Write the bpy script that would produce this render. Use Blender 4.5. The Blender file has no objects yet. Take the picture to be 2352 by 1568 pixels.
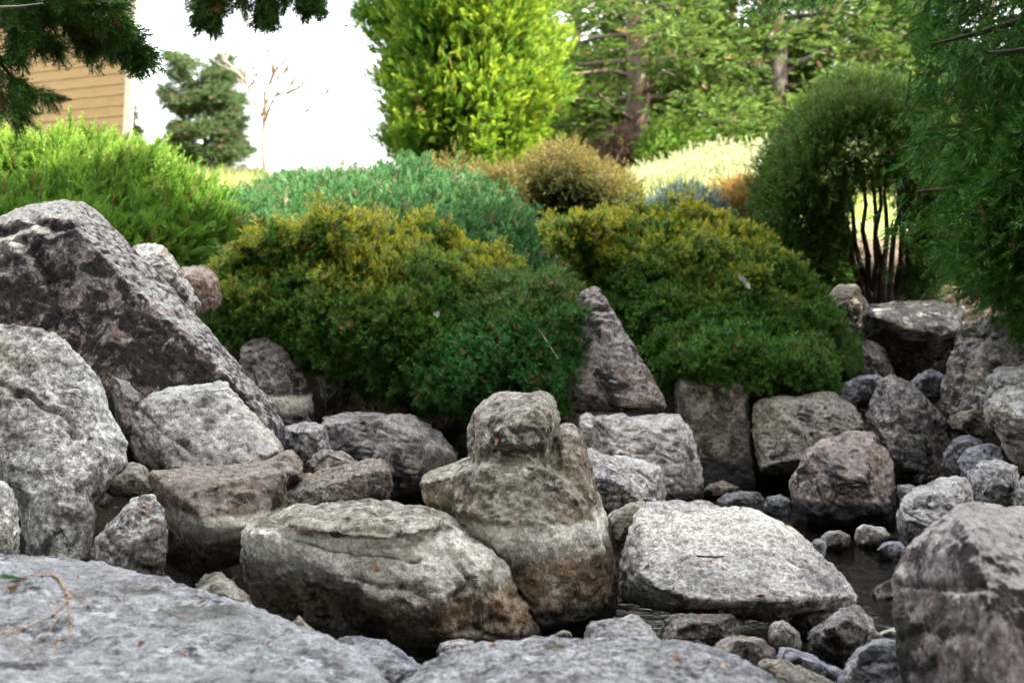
import bpy, bmesh, math, random
import numpy as np
from mathutils import Vector, Matrix

# ------------------------------------------------------------------ camera, sky, sun, exposure
scene = bpy.context.scene
C = scene.collection
PITCH, CAM_H, LENS, SENSOR = math.radians(4.0), 1.5, 50.0, 36.0
FPX = 2352 * LENS / SENSOR
cam_d = bpy.data.cameras.new('camera')
cam = bpy.data.objects.new('camera', cam_d)
C.objects.link(cam)
cam.location = (0, 0, CAM_H)
cam.rotation_euler = (math.radians(90) - PITCH, 0, 0)
cam_d.lens, cam_d.sensor_width = LENS, SENSOR
cam_d.clip_start, cam_d.clip_end = 0.1, 1500
cam_d.dof.use_dof = True
cam_d.dof.focus_distance = 6.0
cam_d.dof.aperture_fstop = 3.2
cam_d.dof.aperture_blades = 0
scene.camera = cam

SUN_EL, SUN_AZ = 48.0, 110.0          # azimuth clockwise from +Y (towards +X)
el, az = math.radians(SUN_EL), math.radians(SUN_AZ)
SUN_DIR = Vector((math.sin(az) * math.cos(el), math.cos(az) * math.cos(el), math.sin(el)))
w = bpy.data.worlds.new('World')
scene.world = w
w.use_nodes = True
nt = w.node_tree
nt.nodes.clear()
sky = nt.nodes.new('ShaderNodeTexSky')
sky.sky_type = 'NISHITA'
sky.sun_disc = False
sky.sun_elevation = el
sky.sun_rotation = az
sky.air_density, sky.dust_density, sky.ozone_density = 1.0, 2.5, 1.0
bg = nt.nodes.new('ShaderNodeBackground')
bg.inputs['Strength'].default_value = 0.13
wo = nt.nodes.new('ShaderNodeOutputWorld')
hz = nt.nodes.new('ShaderNodeMix')            # thin white cloud veiling the whole sky evenly
hz.data_type = 'RGBA'
hz.inputs[0].default_value = .65
nt.links.new(sky.outputs[0], hz.inputs[6])
hz.inputs[7].default_value = (4.2, 4.15, 4.2, 1)
nt.links.new(hz.outputs[2], bg.inputs['Color'])
nt.links.new(bg.outputs[0], wo.inputs['Surface'])
sun_d = bpy.data.lights.new('sun', 'SUN')
sun_d.energy, sun_d.angle, sun_d.color = 2.6, math.radians(0.53), (1.0, 0.95, 0.86)
sun = bpy.data.objects.new('sun', sun_d)
C.objects.link(sun)
sun.location = (20, 20, 30)
sun.rotation_euler = SUN_DIR.to_track_quat('Z', 'Y').to_euler()
vs = scene.view_settings
vs.view_transform, vs.look, vs.exposure, vs.gamma = 'Standard', 'None', 3.66, 1.0
vs.use_curve_mapping = False
scene.render.engine = 'CYCLES'
cy = scene.cycles
cy.max_bounces, cy.diffuse_bounces, cy.glossy_bounces = 6, 3, 2
cy.transmission_bounces, cy.transparent_max_bounces = 4, 6
cy.use_denoising = True
cy.caustics_reflective = cy.caustics_refractive = False

rng = np.random.default_rng(7)
CP, SP = math.cos(PITCH), math.sin(PITCH)


def at(px, py, Y):
    """the point at distance Y seen at a pixel of the 2352 x 1568 photograph"""
    a, b = (px - 1176) / FPX, (784 - py) / FPX
    t = Y / (CP + b * SP)
    return np.array((a * t, Y, CAM_H + t * (-SP + b * CP)))


def tag(o, label=None, cat=None, group=None, kind=None):
    if label: o['label'] = label
    if cat: o['category'] = cat
    if group: o['group'] = group
    if kind: o['kind'] = kind
    return o


def empty(name, loc, label, cat, group=None):
    o = bpy.data.objects.new(name, None)
    C.objects.link(o)
    o.location = tuple(loc)
    o.empty_display_size = 0.1
    return tag(o, label, cat, group)


def mesh_obj(name, V, F, mat, parent=None, loc=None, tint=None, smooth=True):
    """V (n,3) world points, F (m,3) or (m,4) indices; the object sits at loc"""
    V = np.asarray(V, np.float32).reshape(-1, 3)
    F = np.asarray(F, np.int32)
    if loc is None:
        if parent is not None:
            loc = np.array(parent['_loc'])
        else:
            mn, mx = V.min(0), V.max(0)
            loc = np.array(((mn[0] + mx[0]) / 2, (mn[1] + mx[1]) / 2, mn[2]))
    loc = np.asarray(loc, float)
    me = bpy.data.meshes.new(name)
    n, k = F.shape
    me.vertices.add(len(V))
    me.vertices.foreach_set('co', (V - loc.astype(np.float32)).ravel())
    me.loops.add(n * k)
    me.loops.foreach_set('vertex_index', F.ravel())
    me.polygons.add(n)
    me.polygons.foreach_set('loop_start', np.arange(0, n * k, k, dtype=np.int32))
    me.polygons.foreach_set('loop_total', np.full(n, k, np.int32))
    me.polygons.foreach_set('use_smooth', np.full(n, smooth))
    if tint is not None:
        at_ = me.attributes.new('tint', 'FLOAT_COLOR', 'POINT')
        at_.data.foreach_set('color', np.asarray(tint, np.float32).ravel())
    me.update()
    me.materials.append(mat)
    o = bpy.data.objects.new(name, me)
    C.objects.link(o)
    LOC[o.name] = loc
    o.location = tuple(loc)
    if parent is not None:
        ploc = world_loc(parent)
        o.parent = parent
        o.location = tuple(loc - ploc)
    return o


LOC = {}


def world_loc(o):
    p = np.zeros(3)
    while o is not None:
        p += np.array(o.location)
        o = o.parent
    return p


def thing(name, loc, label, cat, group=None):
    o = empty(name, loc, label, cat, group)
    return o


def part(name, V, F, mat, parent, tint=None, smooth=True):
    return mesh_obj(name, V, F, mat, parent, world_loc(parent), tint, smooth)


# ------------------------------------------------------------------ noise
_perm = np.random.default_rng(3).permutation(256)
_perm = np.concatenate([_perm, _perm]).astype(np.int32)
_g = np.random.default_rng(5).normal(size=(256, 3))
_g = (_g / np.linalg.norm(_g, axis=1)[:, None]).astype(np.float32)


def perlin(P):
    P = np.asarray(P, np.float32)
    I = np.floor(P).astype(np.int32)
    f = P - I
    u = f * f * f * (f * (f * 6 - 15) + 10)
    I &= 255
    out = np.zeros(len(P), np.float32)
    for dx in (0, 1):
        wx = u[:, 0] if dx else 1 - u[:, 0]
        px = _perm[(I[:, 0] + dx) & 255]
        for dy in (0, 1):
            wy = wx * (u[:, 1] if dy else 1 - u[:, 1])
            py = _perm[px + ((I[:, 1] + dy) & 255)]
            for dz in (0, 1):
                wz = wy * (u[:, 2] if dz else 1 - u[:, 2])
                g = _g[_perm[py + ((I[:, 2] + dz) & 255)]]
                d = g[:, 0] * (f[:, 0] - dx) + g[:, 1] * (f[:, 1] - dy) + g[:, 2] * (f[:, 2] - dz)
                out += wz * d
    return out * 1.5


def fbm(P, octaves=4, gain=0.5):
    s, a = np.zeros(len(P), np.float32), 1.0
    for k in range(octaves):
        s += a * perlin(P * (2.0 ** k) + 17.3 * k)
        a *= gain
    return s


def billow(P, octaves=3, gain=0.5):
    s, a = np.zeros(len(P), np.float32), 1.0
    for k in range(octaves):
        s += a * (np.abs(perlin(P * (2.0 ** k) + 9.1 * k)) * 2 - 0.5)
        a *= gain
    return s


def unit(v):
    v = np.asarray(v, np.float32)
    return v / np.maximum(np.linalg.norm(v, axis=-1, keepdims=True), 1e-8)


def smoothstep(a, b, x):
    t = np.clip((x - a) / (b - a), 0, 1)
    return t * t * (3 - 2 * t)


# ------------------------------------------------------------------ materials
class Mat:
    def __init__(s, name):
        s.m = bpy.data.materials.new(name)
        s.m.use_nodes = True
        s.t = s.m.node_tree
        s.t.nodes.clear()
        s.out = s.t.nodes.new('ShaderNodeOutputMaterial')

    def n(s, ty, ins=None, **props):
        nd = s.t.nodes.new('ShaderNode' + ty)
        for k, v in props.items():
            setattr(nd, k, v)
        for k, v in (ins or {}).items():
            s.put(nd.inputs[k], v)
        return nd

    def put(s, sock, v):
        if isinstance(v, bpy.types.NodeSocket):
            s.t.links.new(v, sock)
        elif isinstance(v, (tuple, list)) and len(v) == 3 and sock.type == 'RGBA':
            sock.default_value = (*v, 1)
        else:
            sock.default_value = v

    def noise(s, vec, scale, detail=4, rough=0.55, dist=0.0):
        return s.n('TexNoise', {'Vector': vec, 'Scale': scale, 'Detail': detail, 'Roughness': rough,
                                'Distortion': dist}).outputs['Fac']

    def ramp(s, fac, a, b, va=0.0, vb=1.0):
        nd = s.n('MapRange', {'Value': fac, 'From Min': a, 'From Max': b, 'To Min': va, 'To Max': vb})
        nd.interpolation_type = 'SMOOTHSTEP'
        return nd.outputs[0]

    def mix(s, fac, a, b, blend='MIX'):
        nd = s.n('Mix', data_type='RGBA', blend_type=blend)
        s.put(nd.inputs[0], fac)
        s.put(nd.inputs[6], a)
        s.put(nd.inputs[7], b)
        return nd.outputs[2]

    def math(s, op, a, b=0.0):
        nd = s.n('Math', operation=op)
        s.put(nd.inputs[0], a)
        s.put(nd.inputs[1], b)
        return nd.outputs[0]

    def surface(s, sock):
        s.t.links.new(sock, s.out.inputs['Surface'])
        return s.m


TONES = {   # main, second, lichen, stain (albedo)
    'grey':  ((.205, .190, .195), (.31, .295, .280), (.50, .49, .45), (.050, .045, .045)),
    'pale':  ((.29, .268, .265), (.41, .39, .355), (.60, .585, .53), (.10, .092, .09)),
    'mauve': ((.130, .108, .110), (.235, .205, .195), (.42, .395, .35), (.036, .030, .030)),
    'brown': ((.19, .145, .120), (.29, .245, .19), (.42, .39, .33), (.05, .038, .030)),
    'tan':   ((.185, .150, .112), (.30, .265, .205), (.50, .475, .39), (.048, .040, .030)),
    'olive': ((.150, .130, .100), (.275, .250, .195), (.46, .44, .36), (.036, .031, .022)),
    'blue':  ((.150, .150, .168), (.235, .238, .255), (.42, .425, .43), (.055, .055, .060)),
    'slab':  ((.110, .105, .111), (.218, .210, .217), (.42, .412, .408), (.050, .052, .052)),
    'dark':  ((.075, .068, .062), (.13, .115, .10), (.24, .23, .20), (.025, .022, .02)),
}


def rock_mat(tone, seed, z0=0.0, lichen=.5, stain=.4, moss=.25, wet=None, band=None, rust=None,
             grain=(0, 0, 0), aniso=2.2, fine=1.0, top=.0):
    """wet: dark below this world height; band (lo, hi): pale mineral tidemark; rust (lo, hi): iron stain.  z0: base height of the rock"""
    r = np.random.default_rng(seed + 500)
    A, B, L, S = (tuple(np.array(c_) * (1 + .10 * r.normal()) * (1 + .018 * r.normal(size=3))) for c_ in TONES[tone])
    sA, sB, sC, gA = r.uniform(.6, 1.7), r.uniform(.6, 1.5), r.uniform(.65, 1.5), r.uniform(.45, 1.05)
    M = Mat('rock_' + tone)
    co = M.n('TexCoord').outputs['Object']
    r = np.random.default_rng(seed)
    off = tuple(r.uniform(-20, 20, 3))
    mp = M.n('Mapping', {'Vector': co, 'Location': off}).outputs[0]
    st = M.n('Mapping', {'Vector': co, 'Location': off, 'Rotation': grain, 'Scale': (1, 1, 1 + (aniso - 1) * .55)}).outputs[0]
    n1 = M.noise(mp, 2.6, 5, .62, .4)
    col = M.mix(M.ramp(n1, .38, .62), A, B)
    # drifts of slightly warmer stone
    n6 = M.noise(mp, 1.7, 3, .5)
    col = M.mix(M.ramp(n6, .40, .66, 0, .85), col, tuple(np.array(B) * (1.0, .86, .67)))
    # foliation streaks
    n2 = M.noise(st, 9, 6, .68, .6)
    col = M.mix(M.ramp(n2, .34, .52, .72, 0), col, tuple(np.array(A) * .42))
    n7 = M.noise(mp, 11 * sB, 6, .72, .8)
    col = M.mix(M.ramp(n7, .50, .60, 0, .85), col, tuple(np.array(B) * 1.35))
    col = M.mix(M.ramp(n7, .36, .46, .6, 0), col, tuple(np.array(A) * .45))
    # dark weathering blotches
    n3 = M.noise(mp, 4.6 * sA, 6, .66, .9)
    col = M.mix(M.ramp(n3, .57 - .14 * stain, .62 - .11 * stain, 0, .92), col, S)
    # runs of dark water stain down the faces
    dr = M.n('Mapping', {'Vector': co, 'Location': off, 'Scale': (1, 1, .13)}).outputs[0]
    n9 = M.noise(dr, 8.5, 5, .7, .2)
    col = M.mix(M.math('MULTIPLY', M.ramp(n9, .50, .66, 0, .75), M.ramp(n1, .40, .60)), col, tuple(np.array(S) * 1.6))
    # pale lichen crust
    n4 = M.noise(st, 15, 7, .74, .3)
    n4b = M.noise(mp, 3.3, 3, .5)
    lf = M.math('MULTIPLY', M.ramp(n4, .60 - .18 * lichen, .70 - .12 * lichen), M.ramp(n4b, .56 - .3 * lichen, .72 - .2 * lichen))
    col = M.mix(M.math('MULTIPLY', lf, .95), col, tuple(np.array(L) * 1.12))
    # upper faces painted paler: partly crust, partly light from above put into the colour
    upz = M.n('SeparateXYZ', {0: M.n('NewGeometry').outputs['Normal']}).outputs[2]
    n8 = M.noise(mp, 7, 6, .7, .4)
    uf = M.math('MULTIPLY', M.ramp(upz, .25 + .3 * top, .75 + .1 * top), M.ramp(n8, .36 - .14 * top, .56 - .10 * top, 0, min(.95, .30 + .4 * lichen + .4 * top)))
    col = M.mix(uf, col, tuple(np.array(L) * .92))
    # thin green algae film
    n5 = M.noise(mp, 3.8, 5, .6)
    col = M.mix(M.ramp(n5, .66 - .22 * moss, .78 - .10 * moss, 0, .55), col, (.115, .125, .055))
    z = M.math('ADD', M.n('SeparateXYZ', {0: co}).outputs[2], z0)
    z = M.math('ADD', z, M.math('MULTIPLY', M.math('SUBTRACT', M.noise(mp, 5, 4, .6), .5), .05))
    if rust:
        rf = M.math('MULTIPLY', M.ramp(z, rust[0] - .02, rust[0] + .05), M.ramp(z, rust[1] - .10, rust[1], 1, 0))
        rf = M.math('MULTIPLY', rf, M.ramp(M.noise(mp, 7, 4, .6), .3, .6, .15, .62))
        col = M.mix(rf, col, (.25, .155, .075))
    if band:
        bf = M.math('MULTIPLY', M.ramp(z, band[0] - .08, band[1] - .02), M.ramp(z, band[1] - .01, band[1] + .014, 1, 0))
        col = M.mix(bf, col, (.60, .57, .48))
    # mineral grain
    g1 = M.noise(mp, 46 * sC, 5, .82)
    g2 = M.n('TexVoronoi', {'Vector': mp, 'Scale': 95.0}).outputs['Distance']
    gr = M.math('MULTIPLY', M.ramp(g1, .36, .64, 1 - .52 * gA, 1 + .52 * gA), M.ramp(g2, .05, .5, .80, 1.08))
    grc = M.n('CombineColor', {0: gr, 1: gr, 2: gr}).outputs[0]
    col = M.mix(1.0, col, grc, 'MULTIPLY')
    col = M.n('HueSaturation', {'Color': col, 'Saturation': .84}).outputs[0]
    col = M.n('Gamma', {'Color': col, 'Gamma': 1.20}).outputs[0]
    col = M.mix(1.0, col, (1.13, 1.12, 1.125), 'MULTIPLY')
    rough = .92
    if wet is not None:
        wf = M.ramp(z, wet - .012, wet + .02, 1, 0)
        col = M.mix(M.math('MULTIPLY', wf, .84), col, (.030, .028, .030))
        rough = M.math('SUBTRACT', .92, M.math('MULTIPLY', wf, .5))
    h = M.math('ADD', M.math('MULTIPLY', M.math('ADD', n4, n7), .9), M.math('MULTIPLY', g1, .45))
    h = M.math('ADD', h, M.math('MULTIPLY', n2, .7))
    h = M.math('ADD', h, M.math('MULTIPLY', M.noise(mp, 38, 5, .7), .9))
    bump = M.n('Bump', {'Height': h, 'Strength': 1.0, 'Distance': .02 * fine}).outputs[0]
    b = M.n('BsdfPrincipled', {'Base Color': col, 'Roughness': rough, 'Normal': bump, 'Specular IOR Level': .14})
    return M.surface(b.outputs[0])


def leaf_mat(name, dark, mid, tip, zone, dead=(.20, .115, .055), dead_amt=.03, trans=.35, rough=.5, merged=False):
    """tint.R random per sprig, .G base to tip of the sprig, .B share of young or winter-bronzed growth, on the bright cypress also painted sunlight"""
    M = Mat(name)
    if merged:
        a = M.n('Attribute', attribute_name='tint')
        s = M.n('SeparateColor', {0: a.outputs['Color']})
        R, G, B = s.outputs[0], s.outputs[1], s.outputs[2]
    else:
        R = M.n('Attribute', attribute_name='rnd', attribute_type='INSTANCER').outputs['Fac']
        B = M.n('Attribute', attribute_name='zon', attribute_type='INSTANCER').outputs['Fac']
        G = M.n('Attribute', attribute_name='tip').outputs['Fac']
    col = M.mix(M.ramp(R, .05, .9), dark, mid)
    col = M.mix(M.ramp(G, .25, 1.0, 0, .75), col, tip)
    col = M.mix(M.math('MULTIPLY', B, M.ramp(G, .0, .8, .35, 1)), col, zone)
    col = M.mix(M.ramp(R, 1 - dead_amt - .004, 1 - dead_amt), col, dead)
    p = M.n('BsdfPrincipled', {'Base Color': col, 'Roughness': rough, 'Specular IOR Level': .16})
    t = M.n('BsdfTranslucent', {'Color': M.mix(.5, col, (.9, 1.0, .25), 'MULTIPLY')})
    mx = M.n('MixShader', {0: trans})
    M.t.links.new(p.outputs[0], mx.inputs[1])
    M.t.links.new(t.outputs[0], mx.inputs[2])
    return M.surface(mx.outputs[0])


def bark_mat(name, a, b, scale=12, stretch=.25):
    M = Mat(name)
    co = M.n('TexCoord').outputs['Object']
    mp = M.n('Mapping', {'Vector': co, 'Scale': (1, 1, stretch)}).outputs[0]
    n1 = M.noise(mp, scale, 6, .68, .6)
    col = M.mix(M.ramp(n1, .32, .66), a, b)
    col = M.mix(M.ramp(M.noise(co, 3, 3), .5, .75, 0, .5), col, (.20, .19, .16))
    bp = M.n('Bump', {'Height': n1, 'Strength': .8, 'Distance': .02}).outputs[0]
    p = M.n('BsdfPrincipled', {'Base Color': col, 'Roughness': .9, 'Normal': bp, 'Specular IOR Level': .2})
    return M.surface(p.outputs[0])


def plain_mat(name, a, b, scale=20, rough=.8):
    M = Mat(name)
    co = M.n('TexCoord').outputs['Object']
    n1 = M.noise(co, scale, 5, .65)
    p = M.n('BsdfPrincipled', {'Base Color': M.mix(M.ramp(n1, .3, .7), a, b), 'Roughness': rough, 'Specular IOR Level': .25,
                               'Normal': M.n('Bump', {'Height': n1, 'Strength': .5, 'Distance': .01}).outputs[0]})
    return M.surface(p.outputs[0])


# ------------------------------------------------------------------ ground, lawn, water
def ground_z(x, y):
    x, y = np.asarray(x, float), np.asarray(y, float)
    yb = 9.0 + .25 * np.sin(x * 1.7)                                    # foot of the bank
    bank = np.interp(y - yb, [-.4, 0, .5, 2, 4, 6, 9, 16, 400], [0, .35, .55, .95, 1.55, 2.0, 2.25, 2.5, 2.6])
    gully = np.exp(-((x - 2.75) / .55) ** 2) * smoothstep(12.4, 10.4, y) * smoothstep(7.5, 9, y)
    bank = bank * (1 - .72 * gully)
    left = smoothstep(-.9, -2.0, x) * np.interp(y, [3.5, 5.2, 6.4, 8, 9.5], [.25, .08, .35, .55, .55])
    right = smoothstep(3.0, 3.9, x) * np.interp(y, [3, 6, 8, 10], [.1, .15, .4, .7])
    near = np.interp(y, [0, 2.6, 3.6, 4.3], [.35, .35, .12, 0])
    pond = -.22 * np.ones_like(x)
    z = np.maximum(np.maximum(pond + bank * 1.0 + (bank > 0) * 0, pond + left + (left > 0) * .2 * np.clip(left * 5, 0, 1)), 
                   np.maximum(pond + right + .2 * np.clip(right * 5, 0, 1), pond + near + .2 * np.clip(near * 5, 0, 1)))
    z = np.where(y > yb, z + .22 * smoothstep(0, .6, y - yb), z)
    return z


def build_ground():
    xs = np.concatenate([[-400, -150, -60, -30, -18, -12], np.arange(-8, 8.01, .12), [12, 18, 30, 60, 150, 400]])
    ys = np.concatenate([[-100, -30, -8, -3], np.arange(-1, 18.01, .12), [19, 20, 22, 25, 30, 40, 60, 100, 200, 500, 900]])
    X, Yg = np.meshgrid(xs, ys)
    P = np.stack([X.ravel(), Yg.ravel(), np.zeros(X.size)], 1)
    z = ground_z(P[:, 0], P[:, 1])
    z += (.035 * fbm(P * 2.2, 4) + .03 * fbm(P * .6, 2)) * (np.abs(P[:, 0]) < 12)
    P[:, 2] = z
    nx, ny = len(xs), len(ys)
    i = np.arange(nx * ny).reshape(ny, nx)
    F = np.stack([i[:-1, :-1].ravel(), i[:-1, 1:].ravel(), i[1:, 1:].ravel(), i[1:, :-1].ravel()], 1)
    M = Mat('soil_and_lawn')
    co = M.n('TexCoord').outputs['Object']
    n1 = M.noise(co, 7, 7, .7)
    n2 = M.noise(co, 40, 4, .7)
    soil = M.mix(M.ramp(n1, .3, .7), (.040, .030, .022), (.105, .080, .055))
    soil = M.mix(M.ramp(n2, .56, .66, 0, .7), soil, (.17, .105, .055))
    gr = M.mix(M.ramp(n2, .3, .7), (.10, .15, .028), (.20, .24, .06))
    gr = M.mix(M.ramp(M.noise(co, 1.3, 3), .4, .7, 0, .6), gr, (.30, .29, .12))
    xyz = M.n('SeparateXYZ', {0: co})
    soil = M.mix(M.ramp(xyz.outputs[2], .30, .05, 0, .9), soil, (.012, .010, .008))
    y = xyz.outputs[1]
    f = M.ramp(M.math('ADD', y, M.math('MULTIPLY', M.math('SUBTRACT', n1, .5), 1.5)), 12.6, 13.4)
    p = M.n('BsdfPrincipled', {'Base Color': M.mix(f, soil, gr), 'Roughness': .95, 'Specular IOR Level': .1,
                               'Normal': M.n('Bump', {'Height': M.math('ADD', n1, n2), 'Strength': .9, 'Distance': .03}).outputs[0]})
    mt = M.surface(p.outputs[0])
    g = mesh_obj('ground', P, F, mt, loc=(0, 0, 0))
    tag(g, 'dark mulched earth under the shrubs rising to pale lawn behind', None, None, 'structure')
    # pond water
    xs, ys = np.arange(-2.2, 4.41, .3), np.arange(3.7, 9.61, .3)
    X, Yg = np.meshgrid(xs, ys)
    P = np.stack([X.ravel(), Yg.ravel(), np.zeros(X.size)], 1)
    nx, ny = len(xs), len(ys)
    i = np.arange(nx * ny).reshape(ny, nx)
    F = np.stack([i[:-1, :-1].ravel(), i[:-1, 1:].ravel(), i[1:, 1:].ravel(), i[1:, :-1].ravel()], 1)
    M = Mat('pond_water')
    co = M.n('Mapping', {'Vector': M.n('TexCoord').outputs['Object'], 'Scale': (1, 1.6, 1)}).outputs[0]
    h = M.math('ADD', M.noise(co, 9, 3, .5, .6), M.math('MULTIPLY', M.noise(co, 26, 2, .5), .35))
    bp = M.n('Bump', {'Height': h, 'Strength': .35, 'Distance': .02}).outputs[0]
    fr = M.n('Fresnel', {'IOR': 1.33, 'Normal': bp}).outputs[0]
    gl = M.n('BsdfGlossy', {'Color': (1, 1, 1), 'Roughness': .03, 'Normal': bp})
    tr = M.n('BsdfTransparent', {'Color': (.50, .44, .34)})
    mx = M.n('MixShader', {0: fr})
    M.t.links.new(tr.outputs[0], mx.inputs[1])
    M.t.links.new(gl.outputs[0], mx.inputs[2])
    o = mesh_obj('water', P, F, M.surface(mx.outputs[0]), loc=(0, 0, 0))
    tag(o, 'still dark pond water between the boulders', None, None, 'structure')


build_ground()

# ------------------------------------------------------------------ volumes from traced outlines
_tmp_scene_objs = []


def hull_verts(Y, pts, T, bs, fs, front, drop=0.0):
    """world points of one convex lump: outline at its own depth, a front face, and a back"""
    P, base = [], []
    for p in pts:
        d = p[2] if len(p) > 2 else 0.0
        P.append(at(p[0], p[1], Y + d))
        base.append((p[0], p[1]))
    base = np.array(base, float)
    c = base.mean(0)
    for q in base:
        s = c + (q - c) * bs
        P.append(at(s[0], s[1], Y + T))
    if front:
        for p in front:
            P.append(at(p[0], p[1], Y + p[2]))
    else:
        for q in base:
            s = c + (q - c) * fs
            P.append(at(s[0], s[1], Y - T))
    return np.array(P)


def volume(lumps, voxel, smooth_iter=2, smooth_fac=.5):
    bm = bmesh.new()
    for P in lumps:
        vs_ = [bm.verts.new(tuple(p)) for p in P]
        r = bmesh.ops.convex_hull(bm, input=vs_)
        junk = [v for v in r['geom_interior'] if isinstance(v, bmesh.types.BMVert)] + \
               [v for v in r['geom_unused'] if isinstance(v, bmesh.types.BMVert)]
        if junk:
            bmesh.ops.delete(bm, geom=list(set(junk)), context='VERTS')
    bmesh.ops.recalc_face_normals(bm, faces=bm.faces)
    me = bpy.data.meshes.new('lump')
    bm.to_mesh(me)
    bm.free()
    ob = bpy.data.objects.new('lump', me)
    C.objects.link(ob)
    m = ob.modifiers.new('r', 'REMESH')
    m.mode, m.voxel_size = 'VOXEL', voxel
    if smooth_iter:
        s = ob.modifiers.new('s', 'SMOOTH')
        s.factor, s.iterations = smooth_fac, smooth_iter
    dg = bpy.context.evaluated_depsgraph_get()
    ev = ob.evaluated_get(dg)
    m2 = ev.to_mesh()
    n = len(m2.vertices)
    V = np.empty(n * 3, np.float32)
    m2.vertices.foreach_get('co', V)
    Nn = np.empty(n * 3, np.float32)
    m2.vertex_normals.foreach_get('vector', Nn)
    F = np.empty(len(m2.loops), np.int32)
    m2.loops.foreach_get('vertex_index', F)
    F = F.reshape(-1, 4)
    ev.to_mesh_clear()
    bpy.data.objects.remove(ob)
    bpy.data.meshes.remove(me)
    return V.reshape(-1, 3), Nn.reshape(-1, 3), F


ROCKS = []


def rock(label, Y, out, front=None, T=.25, bs=.72, fs=.62, more=(), cat='boulder', name=None, tone='grey', vox=None,
         rough=1.0, soft=1, cracks=(), group=None, crag=.9, facets=11, grain=(.3, .2, .5), **mk):
    seed = len(ROCKS) + 11
    lumps = [hull_verts(Y, out, T, bs, fs, front)]
    for m in more:
        lumps.append(hull_verts(m.get('Y', Y), m['out'], m.get('T', T), m.get('bs', bs), m.get('fs', fs), m.get('front')))
    A = np.concatenate(lumps)
    size = float(np.linalg.norm((A.max(0) - A.min(0)))) / 1.7
    v = vox or min(max(size / 62, .0065), .02)
    V, Nn, F = volume(lumps, v, soft)
    rr = np.random.default_rng(seed)
    off = rr.uniform(-40, 40, 3)
    Q = V + off
    cen = V.mean(0)
    for _ in range(facets):                       # faces knocked flat, as stone breaks
        n_ = unit(rr.normal(size=3) * (1, .8, .8) + (0, -.75, .25))
        if n_[1] > -.3 or n_[2] < -.4: continue
        dd = (V - cen) @ n_
        hh = dd.max() * rr.uniform(.80, .96) + .008 * size * perlin(Q * (3.0 / size)) + .005 * size * perlin(Q * (11 / size))
        V = V - np.maximum(dd - hh, 0)[:, None] * n_ * .9
    R = np.array(Matrix.Rotation(grain[2], 3, 'Z') @ Matrix.Rotation(grain[1], 3, 'Y') @ Matrix.Rotation(grain[0], 3, 'X'), np.float32)
    Qs = (Q @ R) * np.array((1, 1, 3.2), np.float32)
    sz = min(size, .9)
    d = .022 * sz * fbm(Q * (1.7 / sz), 2)
    b = billow(Q * (3.6 / sz), 3)
    d += .018 * sz * np.clip(b, -.6, .45)
    d += .010 * sz * billow(Qs * (3.0 / sz), 3, .6)
    rid = 1 - 2 * np.abs(perlin(Qs * 6.5 + 3))
    d += crag * .010 * min(1, sz / .5) * rid * smoothstep(-.25, .35, perlin(Q * 2.1 + 50))
    d -= crag * .016 * min(1, sz / .5) * np.exp(-(perlin(Qs * 3.3 + 70) / .07) ** 2) * smoothstep(-.1, .4, perlin(Q * 2.6 + 90))
    fine = .0065 * fbm(Q * 15, 4, .7) + .0050 * billow(Qs * 11, 3, .7)
    d = d * rough + fine * min(1.0, sz / .35)
    for line, wid, dep in cracks:
        L = np.array([at(x, y, Y) for x, y in line])[:, (0, 2)]
        k = CAM_H
        # compare along the sight of the rock's own front: project to the plane at Y
        sc_ = Y / V[:, 1]
        px = np.stack([V[:, 0] * sc_, CAM_H + (V[:, 2] - CAM_H) * sc_], 1)
        px = px + .012 * np.stack([perlin(Q * 9), perlin(Q * 9 + 31)], 1)
        dist = np.full(len(V), 9.0)
        for i in range(len(L) - 1):
            a, e = L[i], L[i + 1] - L[i]
            t = np.clip(((px - a) @ e) / (e @ e), 0, 1)
            dist = np.minimum(dist, np.linalg.norm(px - a - t[:, None] * e, axis=1))
        d -= dep * np.exp(-(dist / wid) ** 2) * (Nn[:, 1] < .25)
    V = V + Nn * d[:, None]
    mn, mx = V.min(0), V.max(0)
    loc = np.array(((mn[0] + mx[0]) / 2, (mn[1] + mx[1]) / 2, mn[2]))
    mk.setdefault('z0', float(loc[2]))
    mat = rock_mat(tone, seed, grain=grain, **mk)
    nm = name or {'boulder': 'boulder', 'rock': 'rock', 'stone': 'stone', 'slab': 'stone_slab'}.get(cat, 'rock')
    o = mesh_obj(nm, V, F, mat, loc=loc)
    tag(o, label, cat, group, 'thing')
    ROCKS.append(o)
    return o

# ------------------------------------------------------------------ the boulders, near to far
FG = 'big flat rocks in the foreground'
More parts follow.
